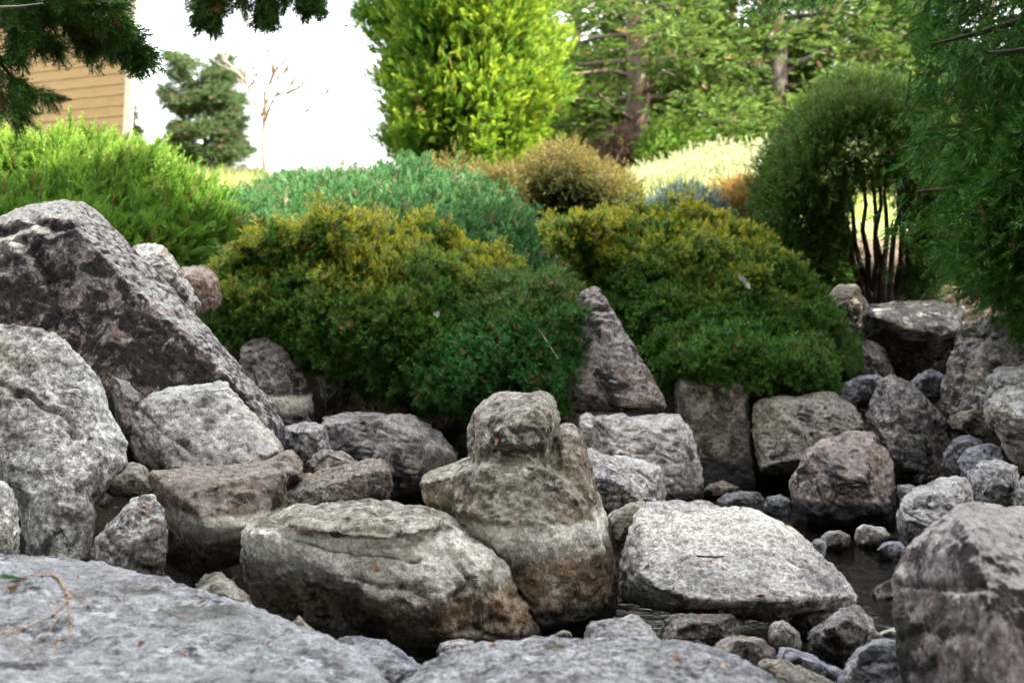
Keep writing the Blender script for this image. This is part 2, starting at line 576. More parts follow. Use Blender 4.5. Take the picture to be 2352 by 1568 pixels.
# foreground slabs
rock('broad grey slab sloping across the near corner with a dry twig lying on it', 3.9,
     [(-260, 1262, .75), (0, 1266, .7), (100, 1277, .68), (240, 1294, .62), (330, 1311, .55), (400, 1335, .45), (450, 1364, .35),
      (500, 1400, .2), (560, 1426, .1), (640, 1450, 0), (720, 1462, -.06), (780, 1476, -.1), (830, 1502, -.18), (880, 1540, -.3),
      (925, 1600, -.45), (900, 1800, -.5), (400, 1900, -.4), (-260, 1900, -.3)],
     front=[(-260, 1700, -.9), (300, 1700, -.85), (700, 1720, -.75), (-260, 1480, 0), (300, 1470, -.02), (560, 1540, -.35)],
     T=.7, bs=.9, tone='slab', facets=0, vox=.0115, rough=.6, lichen=.75, stain=.35, moss=.45, cat='slab', aniso=3.2, grain=(.15, .1, .3), soft=2)
rock('low grey slab domed at the bottom edge, speckled with pale lichen', 3.55,
     [(905, 1590, -.1), (950, 1545, 0), (985, 1518, .05), (1050, 1490, .12), (1130, 1478, .16), (1250, 1466, .2), (1400, 1462, .2),
      (1500, 1463, .2), (1590, 1472, .17), (1660, 1492, .12), (1720, 1522, .05), (1780, 1553, -.02), (1830, 1590, -.1), (1850, 1750, -.2),
      (880, 1750, -.2)],
     front=[(980, 1660, -.55), (1750, 1660, -.55), (1400, 1650, -.6), (1200, 1560, -.15), (1500, 1560, -.15)],
     T=.4, bs=.9, tone='slab', facets=0, vox=.0105, rough=.55, lichen=.85, stain=.3, moss=.5, cat='slab', aniso=3, grain=(.1, .2, -.2), soft=2)
rock('large angular dark faced boulder at the right edge with a pale top facet', 3.9,
     [(2056, 1331, -.05), (2063, 1287, 0), (2073, 1260, .02), (2102, 1235, .05), (2137, 1220, .07), (2157, 1200, .09), (2187, 1174, .1),
      (2200, 1160, .1), (2228, 1152, .2), (2290, 1156, .4), (2360, 1168, .5), (2560, 1230, .6), (2640, 1400, .2), (2640, 1760, 0),
      (2075, 1760, -.1), (2068, 1560, -.12), (2055, 1462, -.1), (2053, 1400, -.08)],
     front=[(2206, 1190, -.16), (2246, 1250, -.36), (2258, 1310, -.44), (2270, 1372, -.52), (2420, 1350, -.34), (2560, 1420, -.2),
            (2285, 1480, -.58), (2330, 1640, -.62), (2560, 1640, -.3), (2110, 1640, -.22), (2150, 1300, -.17)],
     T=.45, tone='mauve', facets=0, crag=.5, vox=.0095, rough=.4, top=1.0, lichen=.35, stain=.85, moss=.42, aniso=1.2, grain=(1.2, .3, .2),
     cracks=[([(2060, 1345), (2140, 1345), (2200, 1352), (2262, 1345)], .010, .014), ([(2060, 1470), (2110, 1445), (2150, 1475), (2200, 1440), (2250, 1470)], .012, .016)])
# the left pile
rock('tall pale boulder leaning at the left edge with a long diagonal crack', 5.9,
     [(-160, 745, .15), (0, 735, .15), (62, 740, .15), (125, 756, .14), (165, 790, .12), (202, 842, .1), (240, 900, .08), (264, 962, .04),
      (286, 1020, 0), (297, 1066, -.05), (270, 1092, -.1), (226, 1112, -.14), (212, 1170, -.2), (60, 1165, -.3), (30, 1125, -.25),
      (-20, 1080, -.2), (-160, 1050, -.1)],
     front=[(55, 1040, -.30), (120, 1150, -.42), (205, 1120, -.26), (240, 1050, -.2), (30, 900, -.08), (150, 850, -.06), (-100, 900, .0), (60, 1120, -.38)],
     T=.45, more=[dict(out=[(40, 1110, -.2), (212, 1110, -.2), (206, 1160, -.25), (212, 1200, -.28), (216, 1236, -.3), (192, 1300, -.36), (62, 1290, -.38), (100, 1228, -.36), (62, 1195, -.3)],
                       front=[(90, 1140, -.43), (180, 1180, -.45), (170, 1260, -.52), (110, 1270, -.52)], T=.15)],
     tone='pale', vox=.0125, rough=.7, lichen=.5, stain=.12, moss=.12, aniso=1.6, grain=(.4, .7, .2), wet=-.2,
     cracks=[([(-20, 870), (15, 885), (35, 905), (60, 905), (95, 935), (140, 950), (165, 972), (172, 1000)], .010, .035),
             ([(60, 880), (85, 905), (130, 925), (150, 935)], .008, .012), ([(160, 990), (185, 1005), (215, 1010)], .008, .014)])
rock('very big dark boulder with a pale sloping right shoulder, topmost of the left pile', 7.0,
     [(-220, 590, .1), (-60, 520, .15), (0, 497, .2), (60, 473, .25), (130, 462, .45), (196, 462, .48), (236, 492, .46), (282, 546, .44),
      (332, 592, .42), (420, 692, .38), (482, 762, .34), (560, 852, .28), (622, 922, .2), (655, 975, .1), (655, 1030, -.05), (400, 1110, -.1), (-220, 1010, 0)],
     front=[(45, 500, .0), (125, 496, -.08), (165, 506, -.12), (200, 548, -.18), (236, 598, -.22), (306, 662, -.26), (374, 722, -.28), (428, 770, -.3),
            (488, 832, -.32), (550, 892, -.34), (612, 968, -.36), (600, 1050, -.4), (100, 900, -.38), (300, 900, -.42), (-150, 700, -.15), (350, 1100, -.5)],
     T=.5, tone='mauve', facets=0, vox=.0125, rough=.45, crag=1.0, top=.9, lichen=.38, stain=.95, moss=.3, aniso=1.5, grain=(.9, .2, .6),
     cracks=[([(-40, 545), (20, 530), (70, 500), (110, 520)], .03, .03), ([(60, 560), (110, 650), (130, 720), (100, 800)], .04, .03)])
rock('pale blocky boulder with a shadowed left side, leaning in front of the big dark boulder', 6.25,
     [(298, 965, .05), (318, 925, .1), (333, 911, .12), (382, 895, .14), (430, 890, .15), (482, 879, .15), (522, 876, .14), (548, 900, .1),
      (592, 950, .06), (632, 1000, .02), (650, 1032, 0), (642, 1075, -.05), (500, 1130, -.12), (400, 1130, -.1), (335, 1110, -.02), (300, 1045, .03)],
     front=[(338, 925, .04), (365, 1005, -.1), (396, 1075, -.18), (420, 1120, -.24), (520, 905, .02), (560, 1060, -.26), (625, 1040, -.2), (540, 1120, -.3)],
     T=.35, tone='pale', facets=2, vox=.0105, rough=.85, lichen=.55, stain=.3, moss=.22, aniso=1.4, grain=(.4, .5, .1))
rock('small dark wedge of rock jammed between two pale boulders', 6.45,
     [(248, 868), (262, 861), (292, 875), (328, 908), (335, 960), (320, 1040), (285, 1020), (256, 920)],
     T=.16, tone='mauve', vox=.009, rough=.8, lichen=.2, stain=.7, cat='stone')
rock('small pale rock cut off by the left edge above the near slab', 5.1,
     [(-120, 1120), (-40, 1105), (2, 1107), (26, 1125), (39, 1160), (41, 1270), (20, 1310), (-120, 1310)],
     T=.2, tone='pale', vox=.009, rough=.7, lichen=.5, stain=.1, cat='rock')
rock('small rock bridging over a dark hollow beside the tall pale boulder', 5.85,
     [(203, 1122, .05), (232, 1084, .08), (268, 1070, .1), (304, 1056, .1), (330, 1063, .08), (350, 1095, .04), (356, 1140, 0), (318, 1152, 0), (290, 1120, 0), (240, 1112, 0)],
     front=[(240, 1105, -.08), (305, 1082, -.08), (330, 1110, -.14), (335, 1140, -.12), (290, 1112, -.1)], T=.12,
     tone='olive', vox=.007, rough=.9, lichen=.5, stain=.3, moss=.4, cat='rock')
rock('low pale stone wedged in front of the dark hollow left of the square boulder', 5.35,
     [(360, 1136), (338, 1134), (314, 1142), (293, 1166), (258, 1202), (214, 1236), (195, 1278), (220, 1330), (300, 1345), (375, 1340), (385, 1220)],
     front=[(320, 1165, -.05), (250, 1225, -.1), (225, 1260, -.14), (350, 1250, -.18), (290, 1310, -.2), (372, 1190, -.1)], T=.22,
     tone='grey', vox=.0085, rough=1.0, lichen=.6, stain=.2, moss=.35, cat='stone')
rock('square topped boulder with a dark undercut base, left of the near ledge boulder', 5.65,
     [(346, 1088, .0), (370, 1086, .12), (457, 1073, .2), (548, 1068, .24), (605, 1056, .26), (640, 1060, .2), (660, 1090, .0), (650, 1200, -.05), (600, 1270, -.05),
      (541, 1290, -.1), (455, 1335, -.12), (388, 1296, .02), (364, 1262, .04), (353, 1212, .04), (350, 1144, .02)],
     front=[(411, 1119, -.12), (457, 1115, -.16), (548, 1099, -.12), (645, 1088, -.06), (460, 1182, -.3), (470, 1215, -.3), (472, 1285, -.22), (560, 1210, -.25),
            (620, 1180, -.18), (535, 1280, -.16)],
     T=.35, more=[dict(out=[(560, 1090, .1), (605, 1056, .22), (657, 1031, .24), (678, 1030, .24), (700, 1062, .2), (698, 1110, .15), (600, 1140, .05)],
                       front=[(600, 1085, 0), (655, 1085, .0), (690, 1090, .1)], T=.3)],
     tone='brown', facets=0, vox=.0095, rough=.5, lichen=.45, stain=.35, moss=.3, wet=.12, rust=(.05, .42), band=(.38, .45), aniso=1.2,
     grain=(1.3, .2, .1), soft=2)
rock('flat wedge shaped rock lying tilted across the tops of two boulders', 5.75,
     [(595, 1137, .0), (612, 1125, .05), (660, 1104, .12), (705, 1090, .16), (762, 1074, .18), (815, 1060, .18), (853, 1050, .17), (880, 1053, .14), (896, 1080, .08), (902, 1118, .03),
      (892, 1155, -.02), (845, 1155, -.06), (760, 1160, -.1), (690, 1185, -.1), (643, 1196, -.08), (610, 1165, -.03)],
     front=[(618, 1140, -.06), (726, 1120, -.1), (800, 1098, -.1), (857, 1079, -.08), (890, 1085, -.02), (640, 1180, -.12), (760, 1148, -.14), (870, 1140, -.1)],
     T=.22, tone='brown', facets=2, vox=.0075, rough=.85, lichen=.35, stain=.3, moss=.3, aniso=3.5, grain=(.1, .3, .1), cat='rock')
rock('small rounded tan stone perched behind the flat wedge rock', 6.6,
     [(700, 1078), (703, 1060), (718, 1044), (748, 1029), (788, 1037), (820, 1056), (835, 1085), (820, 1115), (710, 1115)],
     T=.14, tone='brown', vox=.008, lichen=.6, stain=.1, cat='stone')
rock('small grey rock at the foot of the big dark boulder', 7.9,
     [(642, 1005), (652, 978), (672, 971), (705, 969), (745, 975), (760, 1030), (740, 1080), (690, 1080), (655, 1035)],
     T=.2, tone='grey', vox=.01, lichen=.5, cat='rock')
rock('long purplish brown block with a flat top, standing in the pond behind the pile', 8.3,
     [(735, 1035, .0), (739, 958, .05), (745, 954, .1), (787, 949, .18), (870, 946, .2), (947, 952, .18), (973, 974, .14), (1016, 992, .12), (1042, 1027, .08),
      (1056, 1047, .05), (1040, 1075, .0), (1010, 1100, -.05), (955, 1130, -.1), (890, 1150, -.12), (735, 1150, -.05)],
     front=[(747, 971, -.06), (800, 968, -.1), (872, 967, -.1), (915, 985, -.12), (945, 996, -.14), (1000, 1035, -.12), (860, 1100, -.28), (960, 1090, -.2), (760, 1110, -.15)],
     T=.3, tone='mauve', facets=0, vox=.0115, rough=.55, lichen=.3, stain=.4, moss=.35, wet=.08, aniso=1.4)
# the stack
rock('tall stepped boulder with a rounded head and a pale tide line above rusty stone', 5.42,
     [(958, 1108, .0), (972, 1091, .1), (1016, 1074, .16), (1078, 1044, .2), (1208, 1040, .25), (1270, 1060, .2), (1322, 1112, .15), (1366, 1146, .1), (1389, 1177, .08),
      (1400, 1217, .06), (1410, 1267, .05), (1418, 1320, .04), (1423, 1400, .04), (1390, 1450, .0), (1300, 1475, -.05), (1180, 1475, -.05), (1060, 1260, 0), (1000, 1165, -.02), (968, 1148, -.02)],
     front=[(1005, 1098, -.12), (1070, 1080, -.16), (1200, 1058, -.14), (1280, 1082, -.14), (1330, 1135, -.18), (1368, 1195, -.22), (1385, 1260, -.24), (1392, 1390, -.24),
            (1100, 1190, -.3), (1230, 1200, -.33), (1230, 1330, -.36), (1240, 1440, -.36), (1345, 1430, -.3)],
     T=.4, more=[dict(out=[(1000, 1082, .1), (1074, 1046, .16), (1205, 1038, .2), (1275, 1056, .16), (1332, 1112, .1), (1376, 1150, .06), (1390, 1200, 0), (1000, 1180, 0)],
                      front=[(1030, 1090, -.12), (1110, 1066, -.2), (1240, 1066, -.2), (1300, 1110, -.22), (1350, 1190, -.24), (1050, 1180, -.26), (1200, 1190, -.31)], T=.25),
                 dict(out=[(1069, 1030, .05), (1072, 988, .06), (1086, 950, .08), (1108, 925, .1), (1146, 904, .1), (1182, 907, .1), (1222, 902, .1), (1251, 905, .1), (1273, 928, .08), (1283, 970, .06),
                           (1279, 1012, .05), (1270, 1060, .04), (1080, 1065, .05)],
                      front=[(1100, 960, -.08), (1150, 925, -.06), (1238, 922, -.06), (1258, 975, -.13), (1180, 960, -.17), (1100, 1030, -.15), (1185, 1036, -.2), (1252, 1032, -.15)], T=.3, bs=.8),
                 dict(out=[(1240, 1060, .1), (1266, 1000, .1), (1283, 974, .1), (1313, 968, .12), (1335, 984, .12), (1348, 1028, .12), (1362, 1076, .1), (1376, 1124, .1), (1388, 1190, .06), (1240, 1190, .05)],
                      front=[(1292, 988, -.02), (1322, 988, 0), (1338, 1050, -.06), (1350, 1130, -.12), (1290, 1080, -.1), (1360, 1180, -.16)], T=.35),
                 dict(out=[(1071, 1000, .05), (1277, 995, .05), (1282, 1085, .05), (1072, 1085, .05)], front=[(1100, 1010, -.13), (1252, 1008, -.13), (1252, 1075, -.17), (1100, 1080, -.17)], T=.2)],
     facets=0, tone='tan', vox=.0088, rough=.55, crag=.6, lichen=.55, stain=.3, moss=.4, band=(.385, .465), rust=(.15, .41), wet=.17, aniso=1.2, grain=(1.0, .2, .2), soft=2)
rock('massive craggy boulder with an overhanging ledge, nearest the middle of the pile', 5.15,
     [(646, 1186, .0), (664, 1169, .08), (696, 1157, .16), (762, 1155, .2), (815, 1148, .24), (858, 1151, .24), (902, 1160, .22), (990, 1163, .2), (1016, 1176, .16),
      (1052, 1190, .12), (1090, 1225, .08), (1134, 1257, .04), (1166, 1292, .02), (1192, 1340, 0), (1222, 1396, -.02), (1238, 1458, -.05), (1184, 1490, -.1), (1098, 1505, -.14), (985, 1530, -.16),
      (940, 1500, -.08), (820, 1470, .1), (690, 1440, .14), (600, 1390, .12), (560, 1300, .02), (549, 1255, -.02), (551, 1216, -.05), (572, 1200, -.06), (605, 1189, -.05)],
     front=[(600, 1222, -.16), (690, 1240, -.24), (780, 1262, -.3), (900, 1262, -.32), (1040, 1240, -.26), (1110, 1300, -.28), (1160, 1400, -.26), (1180, 1465, -.25), (1050, 1480, -.36), (960, 1480, -.32),
            (900, 1400, -.38), (760, 1320, -.34), (1000, 1380, -.42), (640, 1275, -.12)],
     T=.35, more=[dict(out=[(646, 1188, -.02), (664, 1168, .06), (696, 1156, .14), (815, 1146, .22), (990, 1161, .18), (1050, 1190, .08), (1000, 1225, .0), (800, 1240, .0), (660, 1215, -.05)],
                       front=[(662, 1205, -.26), (760, 1226, -.33), (900, 1235, -.36), (985, 1215, -.3), (800, 1180, -.15)], T=.2)],
     tone='olive', vox=.0095, rough=1.15, crag=1.6, facets=0, lichen=.6, stain=.25, moss=.4, wet=.10, rust=(.10, .34), band=(.36,.47), aniso=2.4, grain=(.25, .35, .1),
     cracks=[([(650, 1226), (720, 1242), (790, 1258), (880, 1272), (960, 1282)], .009, .04), ([(760, 1215), (860, 1218), (940, 1232)], .007, .02),
             ([(820, 1330), (870, 1350), (920, 1350), (970, 1372)], .02, .03), ([(1140, 1270), (1150, 1350), (1130, 1430)], .012, .012)])
rock('large pale tabular boulder with a sharp right corner, tilted above wet stones', 5.3,
     [(1440, 1236, .06), (1450, 1205, .1), (1458, 1184, .12), (1470, 1163, .16), (1496, 1149, .18), (1523, 1147, .18), (1550, 1153, .18), (1585, 1169, .18), (1624, 1179, .18), (1646, 1171, .2), (1707, 1171, .2),
      (1725, 1164, .2), (1752, 1172, .2), (1791, 1194, .18), (1830, 1223, .14), (1869, 1258, .1), (1913, 1298, .05), (1952, 1342, 0), (1970, 1369, -.03), (1965, 1387, -.05), (1922, 1400, -.1),
      (1856, 1410, -.14), (1767, 1428, -.18), (1680, 1416, -.18), (1550, 1408, -.14), (1483, 1397, -.1), (1430, 1378, -.02), (1421, 1352, .0), (1426, 1276, .04)],
     front=[(1474, 1196, -.02), (1560, 1190, .04), (1700, 1190, .05), (1780, 1210, .02), (1470, 1320, -.24), (1505, 1350, -.3), (1614, 1380, -.38), (1724, 1382, -.4), (1830, 1378, -.34), (1925, 1368, -.2),
            (1640, 1290, -.2), (1860, 1300, -.1)],
     T=.3, tone='pale', facets=0, vox=.0092, rough=.55, lichen=.5, stain=.15, moss=.2, band=(.34, .47), aniso=2.4, grain=(.12, .12, .1), wet=.05, crag=.9,
     cracks=[([(1532, 1180), (1548, 1215), (1560, 1240)], .012, .03)])
rock('small mossy rock pinched between the stepped boulder and the tabular boulder', 5.75,
     [(1392, 1190), (1410, 1172), (1445, 1153), (1482, 1148), (1490, 1170), (1470, 1220), (1445, 1260), (1412, 1275), (1398, 1240)],
     T=.14, tone='olive', vox=.0075, lichen=.6, moss=.6, cat='rock')
# right of the stack
rock('grey slab with a sloping pale top behind the right shoulder of the stepped boulder', 6.7,
     [(1335, 1040, .1), (1346, 1028, .14), (1392, 1044, .14), (1431, 1057, .12), (1470, 1087, .1), (1506, 1114, .08), (1518, 1146, .02), (1480, 1160, -.02), (1392, 1200, -.05), (1340, 1180, 0)],
     front=[(1350, 1092, -.14), (1395, 1108, -.16), (1440, 1124, -.16), (1495, 1142, -.08), (1390, 1175, -.18)],
     T=.25, tone='grey', vox=.0085, lichen=.45, stain=.15, aniso=2.5, cat='slab')
rock('pale lumpy rock behind the sloping grey slab', 7.3,
     [(1380, 1050), (1395, 1044), (1432, 1044), (1492, 1060), (1521, 1075), (1530, 1110), (1530, 1165), (1450, 1165), (1390, 1100)],
     T=.22, tone='pale', vox=.0095, lichen=.6, stain=.2, moss=.4, cat='rock')
rock('blocky pale boulder with a dark wet foot, directly beneath the pyramid shaped boulder', 8.2,
     [(1358, 1030, .0), (1362, 964, .04), (1375, 955, .1), (1462, 953, .14), (1562, 954, .12), (1577, 978, .08), (1594, 1013, .05), (1607, 1048, .03), (1616, 1092, .0), (1618, 1127, 0), (1612, 1160, -.02),
      (1531, 1175, -.05), (1480, 1120, -.02), (1400, 1060, .0)],
     front=[(1385, 980, -.12), (1460, 972, -.14), (1555, 975, -.13), (1585, 1050, -.2), (1595, 1130, -.24), (1530, 1110, -.26), (1430, 1050, -.2), (1535, 1165, -.24)],
     T=.35, tone='pale', vox=.0105, lichen=.55, stain=.2, moss=.5, wet=.08)
rock('narrow pale stone standing at the left of the blocky pale boulder', 8.35,
     [(1325, 1030), (1330, 955), (1345, 945), (1368, 958), (1372, 1005), (1368, 1060), (1325, 1060)], T=.12, tone='pale', vox=.0105, lichen=.6, cat='stone')
rock('pyramid shaped boulder between the two clipped yews', 8.7,
     [(1336, 668, .12), (1366, 653, .14), (1384, 667, .14), (1399, 703, .12), (1420, 756, .1), (1457, 808, .08), (1494, 858, .06), (1521, 903, .04), (1532, 933, .0), (1524, 943, -.03), (1418, 945, -.06), (1300, 945, 0), (1250, 900, .05), (1270, 790, .08), (1300, 720, .1)],
     front=[(1362, 690, .03), (1376, 730, .0), (1400, 785, -.08), (1440, 850, -.14), (1505, 925, -.16), (1420, 930, -.24), (1330, 900, -.14)],
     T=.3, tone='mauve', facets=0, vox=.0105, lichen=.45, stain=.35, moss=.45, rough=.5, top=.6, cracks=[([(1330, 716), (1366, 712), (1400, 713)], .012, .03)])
rock('upright smooth slab standing in the pond under the right yew', 9.05,
     [(1548, 905, .0), (1556, 850, .05), (1700, 850, .05), (1716, 874, .03), (1719, 912, .02), (1723, 966, .0), (1731, 1030, -.02), (1748, 1120, -.06), (1750, 1160, -.08), (1600, 1160, -.06), (1560, 1060, 0)],
     front=[(1565, 890, -.14), (1704, 885, -.14), (1718, 1000, -.18), (1735, 1120, -.22), (1600, 1140, -.22), (1570, 980, -.16)],
     T=.2, tone='olive', facets=0, vox=.0115, rough=.35, lichen=.25, stain=.1, moss=.35, wet=.12, cat='slab')
rock('wide low boulder with a rounded top, right of the upright slab', 8.85,
     [(1724, 965, .0), (1727, 926, .03), (1746, 914, .06), (1836, 910, .1), (1897, 901, .12), (1935, 907, .1), (1973, 927, .06), (1988, 950, .02), (1985, 1010, -.02), (1950, 1070, -.04), (1822, 1090, -.08), (1748, 1088, -.06), (1733, 1020, -.02)],
     front=[(1750, 935, -.12), (1840, 930, -.14), (1930, 925, -.1), (1945, 1000, -.22), (1840, 1060, -.28), (1755, 1060, -.22)],
     T=.35, tone='olive', vox=.0115, lichen=.5, stain=.2, moss=.35, rough=.8)
rock('rounded dark faced boulder standing in the water on the right', 7.65,
     [(1811, 1115), (1827, 1076), (1851, 1032), (1885, 1005), (1941, 990), (2001, 990), (2036, 1016), (2054, 1057), (2058, 1115), (2060, 1172), (2050, 1225), (1960, 1240), (1860, 1225), (1818, 1165)],
     front=[(1860, 1045, -.18), (1940, 1015, -.14), (2010, 1020, -.14), (1990, 1090, -.3), (1900, 1080, -.3), (1950, 1180, -.36), (1850, 1150, -.28), (2030, 1170, -.26)],
     T=.32, tone='mauve', vox=.0095, lichen=.45, stain=.6, moss=.45, wet=.13, rough=1.0)
rock('big round shouldered boulder behind the dark faced one by the waterfall', 8.95,
     [(1984, 960), (2000, 918), (2016, 878), (2046, 862), (2066, 872), (2092, 880), (2122, 907), (2152, 945), (2190, 982), (2204, 1003), (2180, 1040), (2166, 1090), (2122, 1140), (2061, 1140), (2000, 1040)],
     T=.35, tone='mauve', vox=.0115, lichen=.45, stain=.35, moss=.3)
rock('leaning mottled boulder sloping up to the right of the waterfall', 9.3,
     [(2153, 930), (2166, 871), (2181, 822), (2204, 776), (2232, 738), (2272, 722), (2420, 720), (2460, 960), (2270, 975), (2177, 955)],
     front=[(2200, 930, -.2), (2230, 820, -.12), (2290, 760, -.08), (2400, 800, -.15), (2380, 940, -.3)],
     T=.5, tone='grey', vox=.0125, lichen=.5, stain=.35, moss=.35)
rock('dark stone in the shadow beneath the leaning mottled boulder', 8.9,
     [(2172, 960), (2200, 945), (2260, 938), (2285, 975), (2270, 1005), (2215, 1010), (2180, 985)], T=.15, tone='olive', vox=.0105, stain=.7, lichen=.1, moss=.6, cat='stone')
rock('square grey boulder high on the right edge, dark on its left side', 8.4,
     [(2262, 915), (2267, 873), (2290, 848), (2340, 840), (2440, 845), (2450, 960), (2300, 1000), (2265, 960)], T=.3, tone='grey', vox=.0115, lichen=.5, stain=.45, moss=.4)
rock('large pale boulder with an overhanging top at the right edge', 7.9,
     [(2266, 918, .05), (2291, 897, .08), (2352, 884, .1), (2470, 890, .1), (2480, 1080, 0), (2340, 1085, -.02), (2301, 1022, .02), (2267, 965, .05)],
     front=[(2280, 935, -.12), (2350, 945, -.24), (2450, 950, -.28), (2330, 1010, -.14), (2400, 1060, -.15)], T=.35, tone='grey', vox=.0105, lichen=.6, stain=.45, moss=.3)
rock('upright pale rounded stone at the left end of the right hand pile', 8.3,
     [(2164, 1078), (2169, 1042), (2191, 1008), (2226, 996), (2256, 1010), (2258, 1060), (2230, 1105), (2180, 1105)], T=.17, tone='blue', vox=.0095, lichen=.5, moss=.4, cat='stone')
rock('pale rounded stone leaning against the upright one in the right hand pile', 8.05,
     [(2200, 1060), (2218, 1027), (2271, 1013), (2303, 1027), (2326, 1054), (2330, 1095), (2300, 1120), (2210, 1120)], T=.18, tone='blue', vox=.0095, lichen=.55, stain=.2, cat='stone')
rock('grey stone with a dark underside low in the right hand pile', 7.4,
     [(2220, 1086), (2252, 1060), (2302, 1054), (2337, 1072), (2343, 1110), (2330, 1185), (2240, 1185), (2218, 1130)], T=.2, tone='grey', vox=.0095, lichen=.6, stain=.35, moss=.35, cat='stone')
rock('small grey rock cut off by the right edge above the angular boulder', 7.1,
     [(2328, 1130), (2345, 1095), (2380, 1080), (2440, 1090), (2440, 1200), (2340, 1200)], T=.18, tone='grey', vox=.0095, lichen=.4, stain=.4, cat='rock')
rock('long grey stone with a wet black base, behind the angular boulder', 6.95,
     [(2058, 1185, 0), (2073, 1146, .05), (2102, 1118, .1), (2138, 1106, .12), (2192, 1090, .14), (2226, 1096, .12), (2240, 1150, .05), (2200, 1230, 0), (2137, 1262, -.02), (2066, 1262, -.02)],
     front=[(2085, 1160, -.12), (2140, 1140, -.12), (2200, 1125, -.1), (2120, 1230, -.22), (2180, 1200, -.18)], T=.25, tone='grey', vox=.0095, lichen=.55, stain=.35, moss=.4, wet=.07, cat='stone')
rock('little pale stone behind the long wet based stone', 7.7,
     [(2050, 1135), (2062, 1112), (2090, 1110), (2115, 1120), (2120, 1150), (2060, 1160)], T=.1, tone='grey', vox=.009, lichen=.4, cat='stone')
# low row in front
rock('half hidden rounded mossy stone in the shadow behind the near slab', 4.75,
     [(440, 1350), (470, 1321), (500, 1317), (532, 1336), (566, 1375), (602, 1430), (600, 1500), (440, 1480)], T=.16, tone='olive', vox=.0068, lichen=.4, moss=.5, wet=.10, cat='stone')
rock('small pointed brown stone tip poking up behind the near slab', 4.5,
     [(650, 1462), (672, 1425), (687, 1411), (702, 1426), (735, 1462), (730, 1520), (660, 1520)], T=.08, tone='brown', vox=.006, lichen=.2, cat='stone')
rock('flat grey plate of rock at the foot of the craggy boulder', 4.4,
     [(762, 1470, .12), (790, 1461, .14), (832, 1458, .15), (882, 1468, .14), (932, 1499, .08), (978, 1530, 0), (955, 1575, -.06), (905, 1600, -.1), (820, 1600, -.1)],
     front=[(930, 1545, -.1), (800, 1500, 0), (880, 1590, -.15)], T=.2, tone='blue', vox=.0068, lichen=.4, moss=.1, cat='slab', rough=.7)
rock('flat dark pebble like rock just above the domed slab', 4.6,
     [(1000, 1500), (1012, 1478), (1050, 1468), (1090, 1473), (1105, 1495), (1090, 1530), (1010, 1530)], T=.1, tone='grey', vox=.006, stain=.3, cat='stone')
rock('tiny dark angular stone left of the tiny tan one below the stepped boulder', 4.75,
     [(1195, 1490), (1207, 1468), (1225, 1456), (1262, 1465), (1275, 1490), (1230, 1510)], T=.06, tone='mauve', vox=.005, stain=.3, cat='stone')
rock('tiny tan stone resting at the foot of the stepped boulder', 4.8,
     [(1262, 1475), (1275, 1452), (1295, 1444), (1312, 1452), (1322, 1478), (1290, 1500)], T=.05, tone='brown', vox=.005, lichen=.5, cat='stone')
rock('pale flat topped block at the foot of the stepped boulder with slanting sides', 4.5,
     [(1340, 1462, 0), (1345, 1440, .02), (1365, 1424, .08), (1420, 1415, .1), (1466, 1409, .1), (1482, 1427, .06), (1516, 1470, -.02), (1520, 1520, -.05), (1350, 1520, -.05)],
     front=[(1378, 1432, -.02), (1478, 1436, -.02), (1500, 1480, -.12), (1390, 1480, -.12)], T=.14, tone='grey', vox=.006, lichen=.45, stain=.1, cat='stone', aniso=3, rough=.6)
rock('dark flat stone lying in the shadow under the tabular boulder', 4.9,
     [(1510, 1470), (1528, 1422), (1562, 1407), (1682, 1414), (1704, 1440), (1700, 1500), (1515, 1510)], T=.16, tone='mauve', vox=.007, lichen=.15, stain=.3, cat='slab', aniso=3)
rock('low tan stone touching the right end of the domed slab', 4.4,
     [(1640, 1490), (1668, 1467), (1706, 1459), (1752, 1465), (1786, 1495), (1788, 1540), (1650, 1550)], T=.12, tone='brown', vox=.006, lichen=.5, cat='stone')
rock('small upright knobby stone under the sharp corner of the tabular boulder', 4.7,
     [(1762, 1458), (1770, 1432), (1783, 1425), (1797, 1419), (1812, 1440), (1838, 1451), (1841, 1490), (1815, 1510), (1780, 1495), (1765, 1475)], T=.08, tone='grey', vox=.0052, lichen=.5, stain=.1, cat='stone')
rock('dark triangular stone with a bright pale cap, lowest on the right by the water', 4.85,
     [(1849, 1462, .0), (1858, 1448, .02), (1908, 1420, .06), (1934, 1396, .1), (1968, 1385, .1), (2008, 1424, .06), (2019, 1458, .0), (1990, 1530, -.03), (1920, 1545, -.05), (1856, 1510, -.02)],
     front=[(1905, 1438, -.08), (1940, 1432, -.12), (2000, 1446, -.06), (1930, 1500, -.14)], T=.16, tone='mauve', vox=.0065, lichen=.3, stain=.35, rough=.8, cat='stone')
rock('flat bluish stone in front of the dark triangular stone', 4.35,
     [(1775, 1510, .04), (1796, 1484, .1), (1850, 1496, .1), (1905, 1522, .06), (1945, 1540, .0), (1940, 1600, -.05), (1800, 1600, -.05)], T=.12, tone='blue', vox=.006, lichen=.2, stain=.25, cat='stone', aniso=3)
rock('bluish rock with a broken dark front beside the angular boulder', 4.2,
     [(1925, 1570), (1950, 1525), (1975, 1490), (2010, 1470), (2070, 1468), (2100, 1500), (2100, 1650), (1930, 1640)], T=.18, tone='blue', vox=.0065, lichen=.3, stain=.35, cat='rock')
rock('rusty brown rock at the bottom edge beside the domed slab', 4.0,
     [(1740, 1525), (1765, 1512), (1800, 1515), (1870, 1545), (1930, 1575), (1960, 1640), (1760, 1640)], T=.14, tone='brown', vox=.006, lichen=.35, stain=.2, cat='rock', aniso=2)
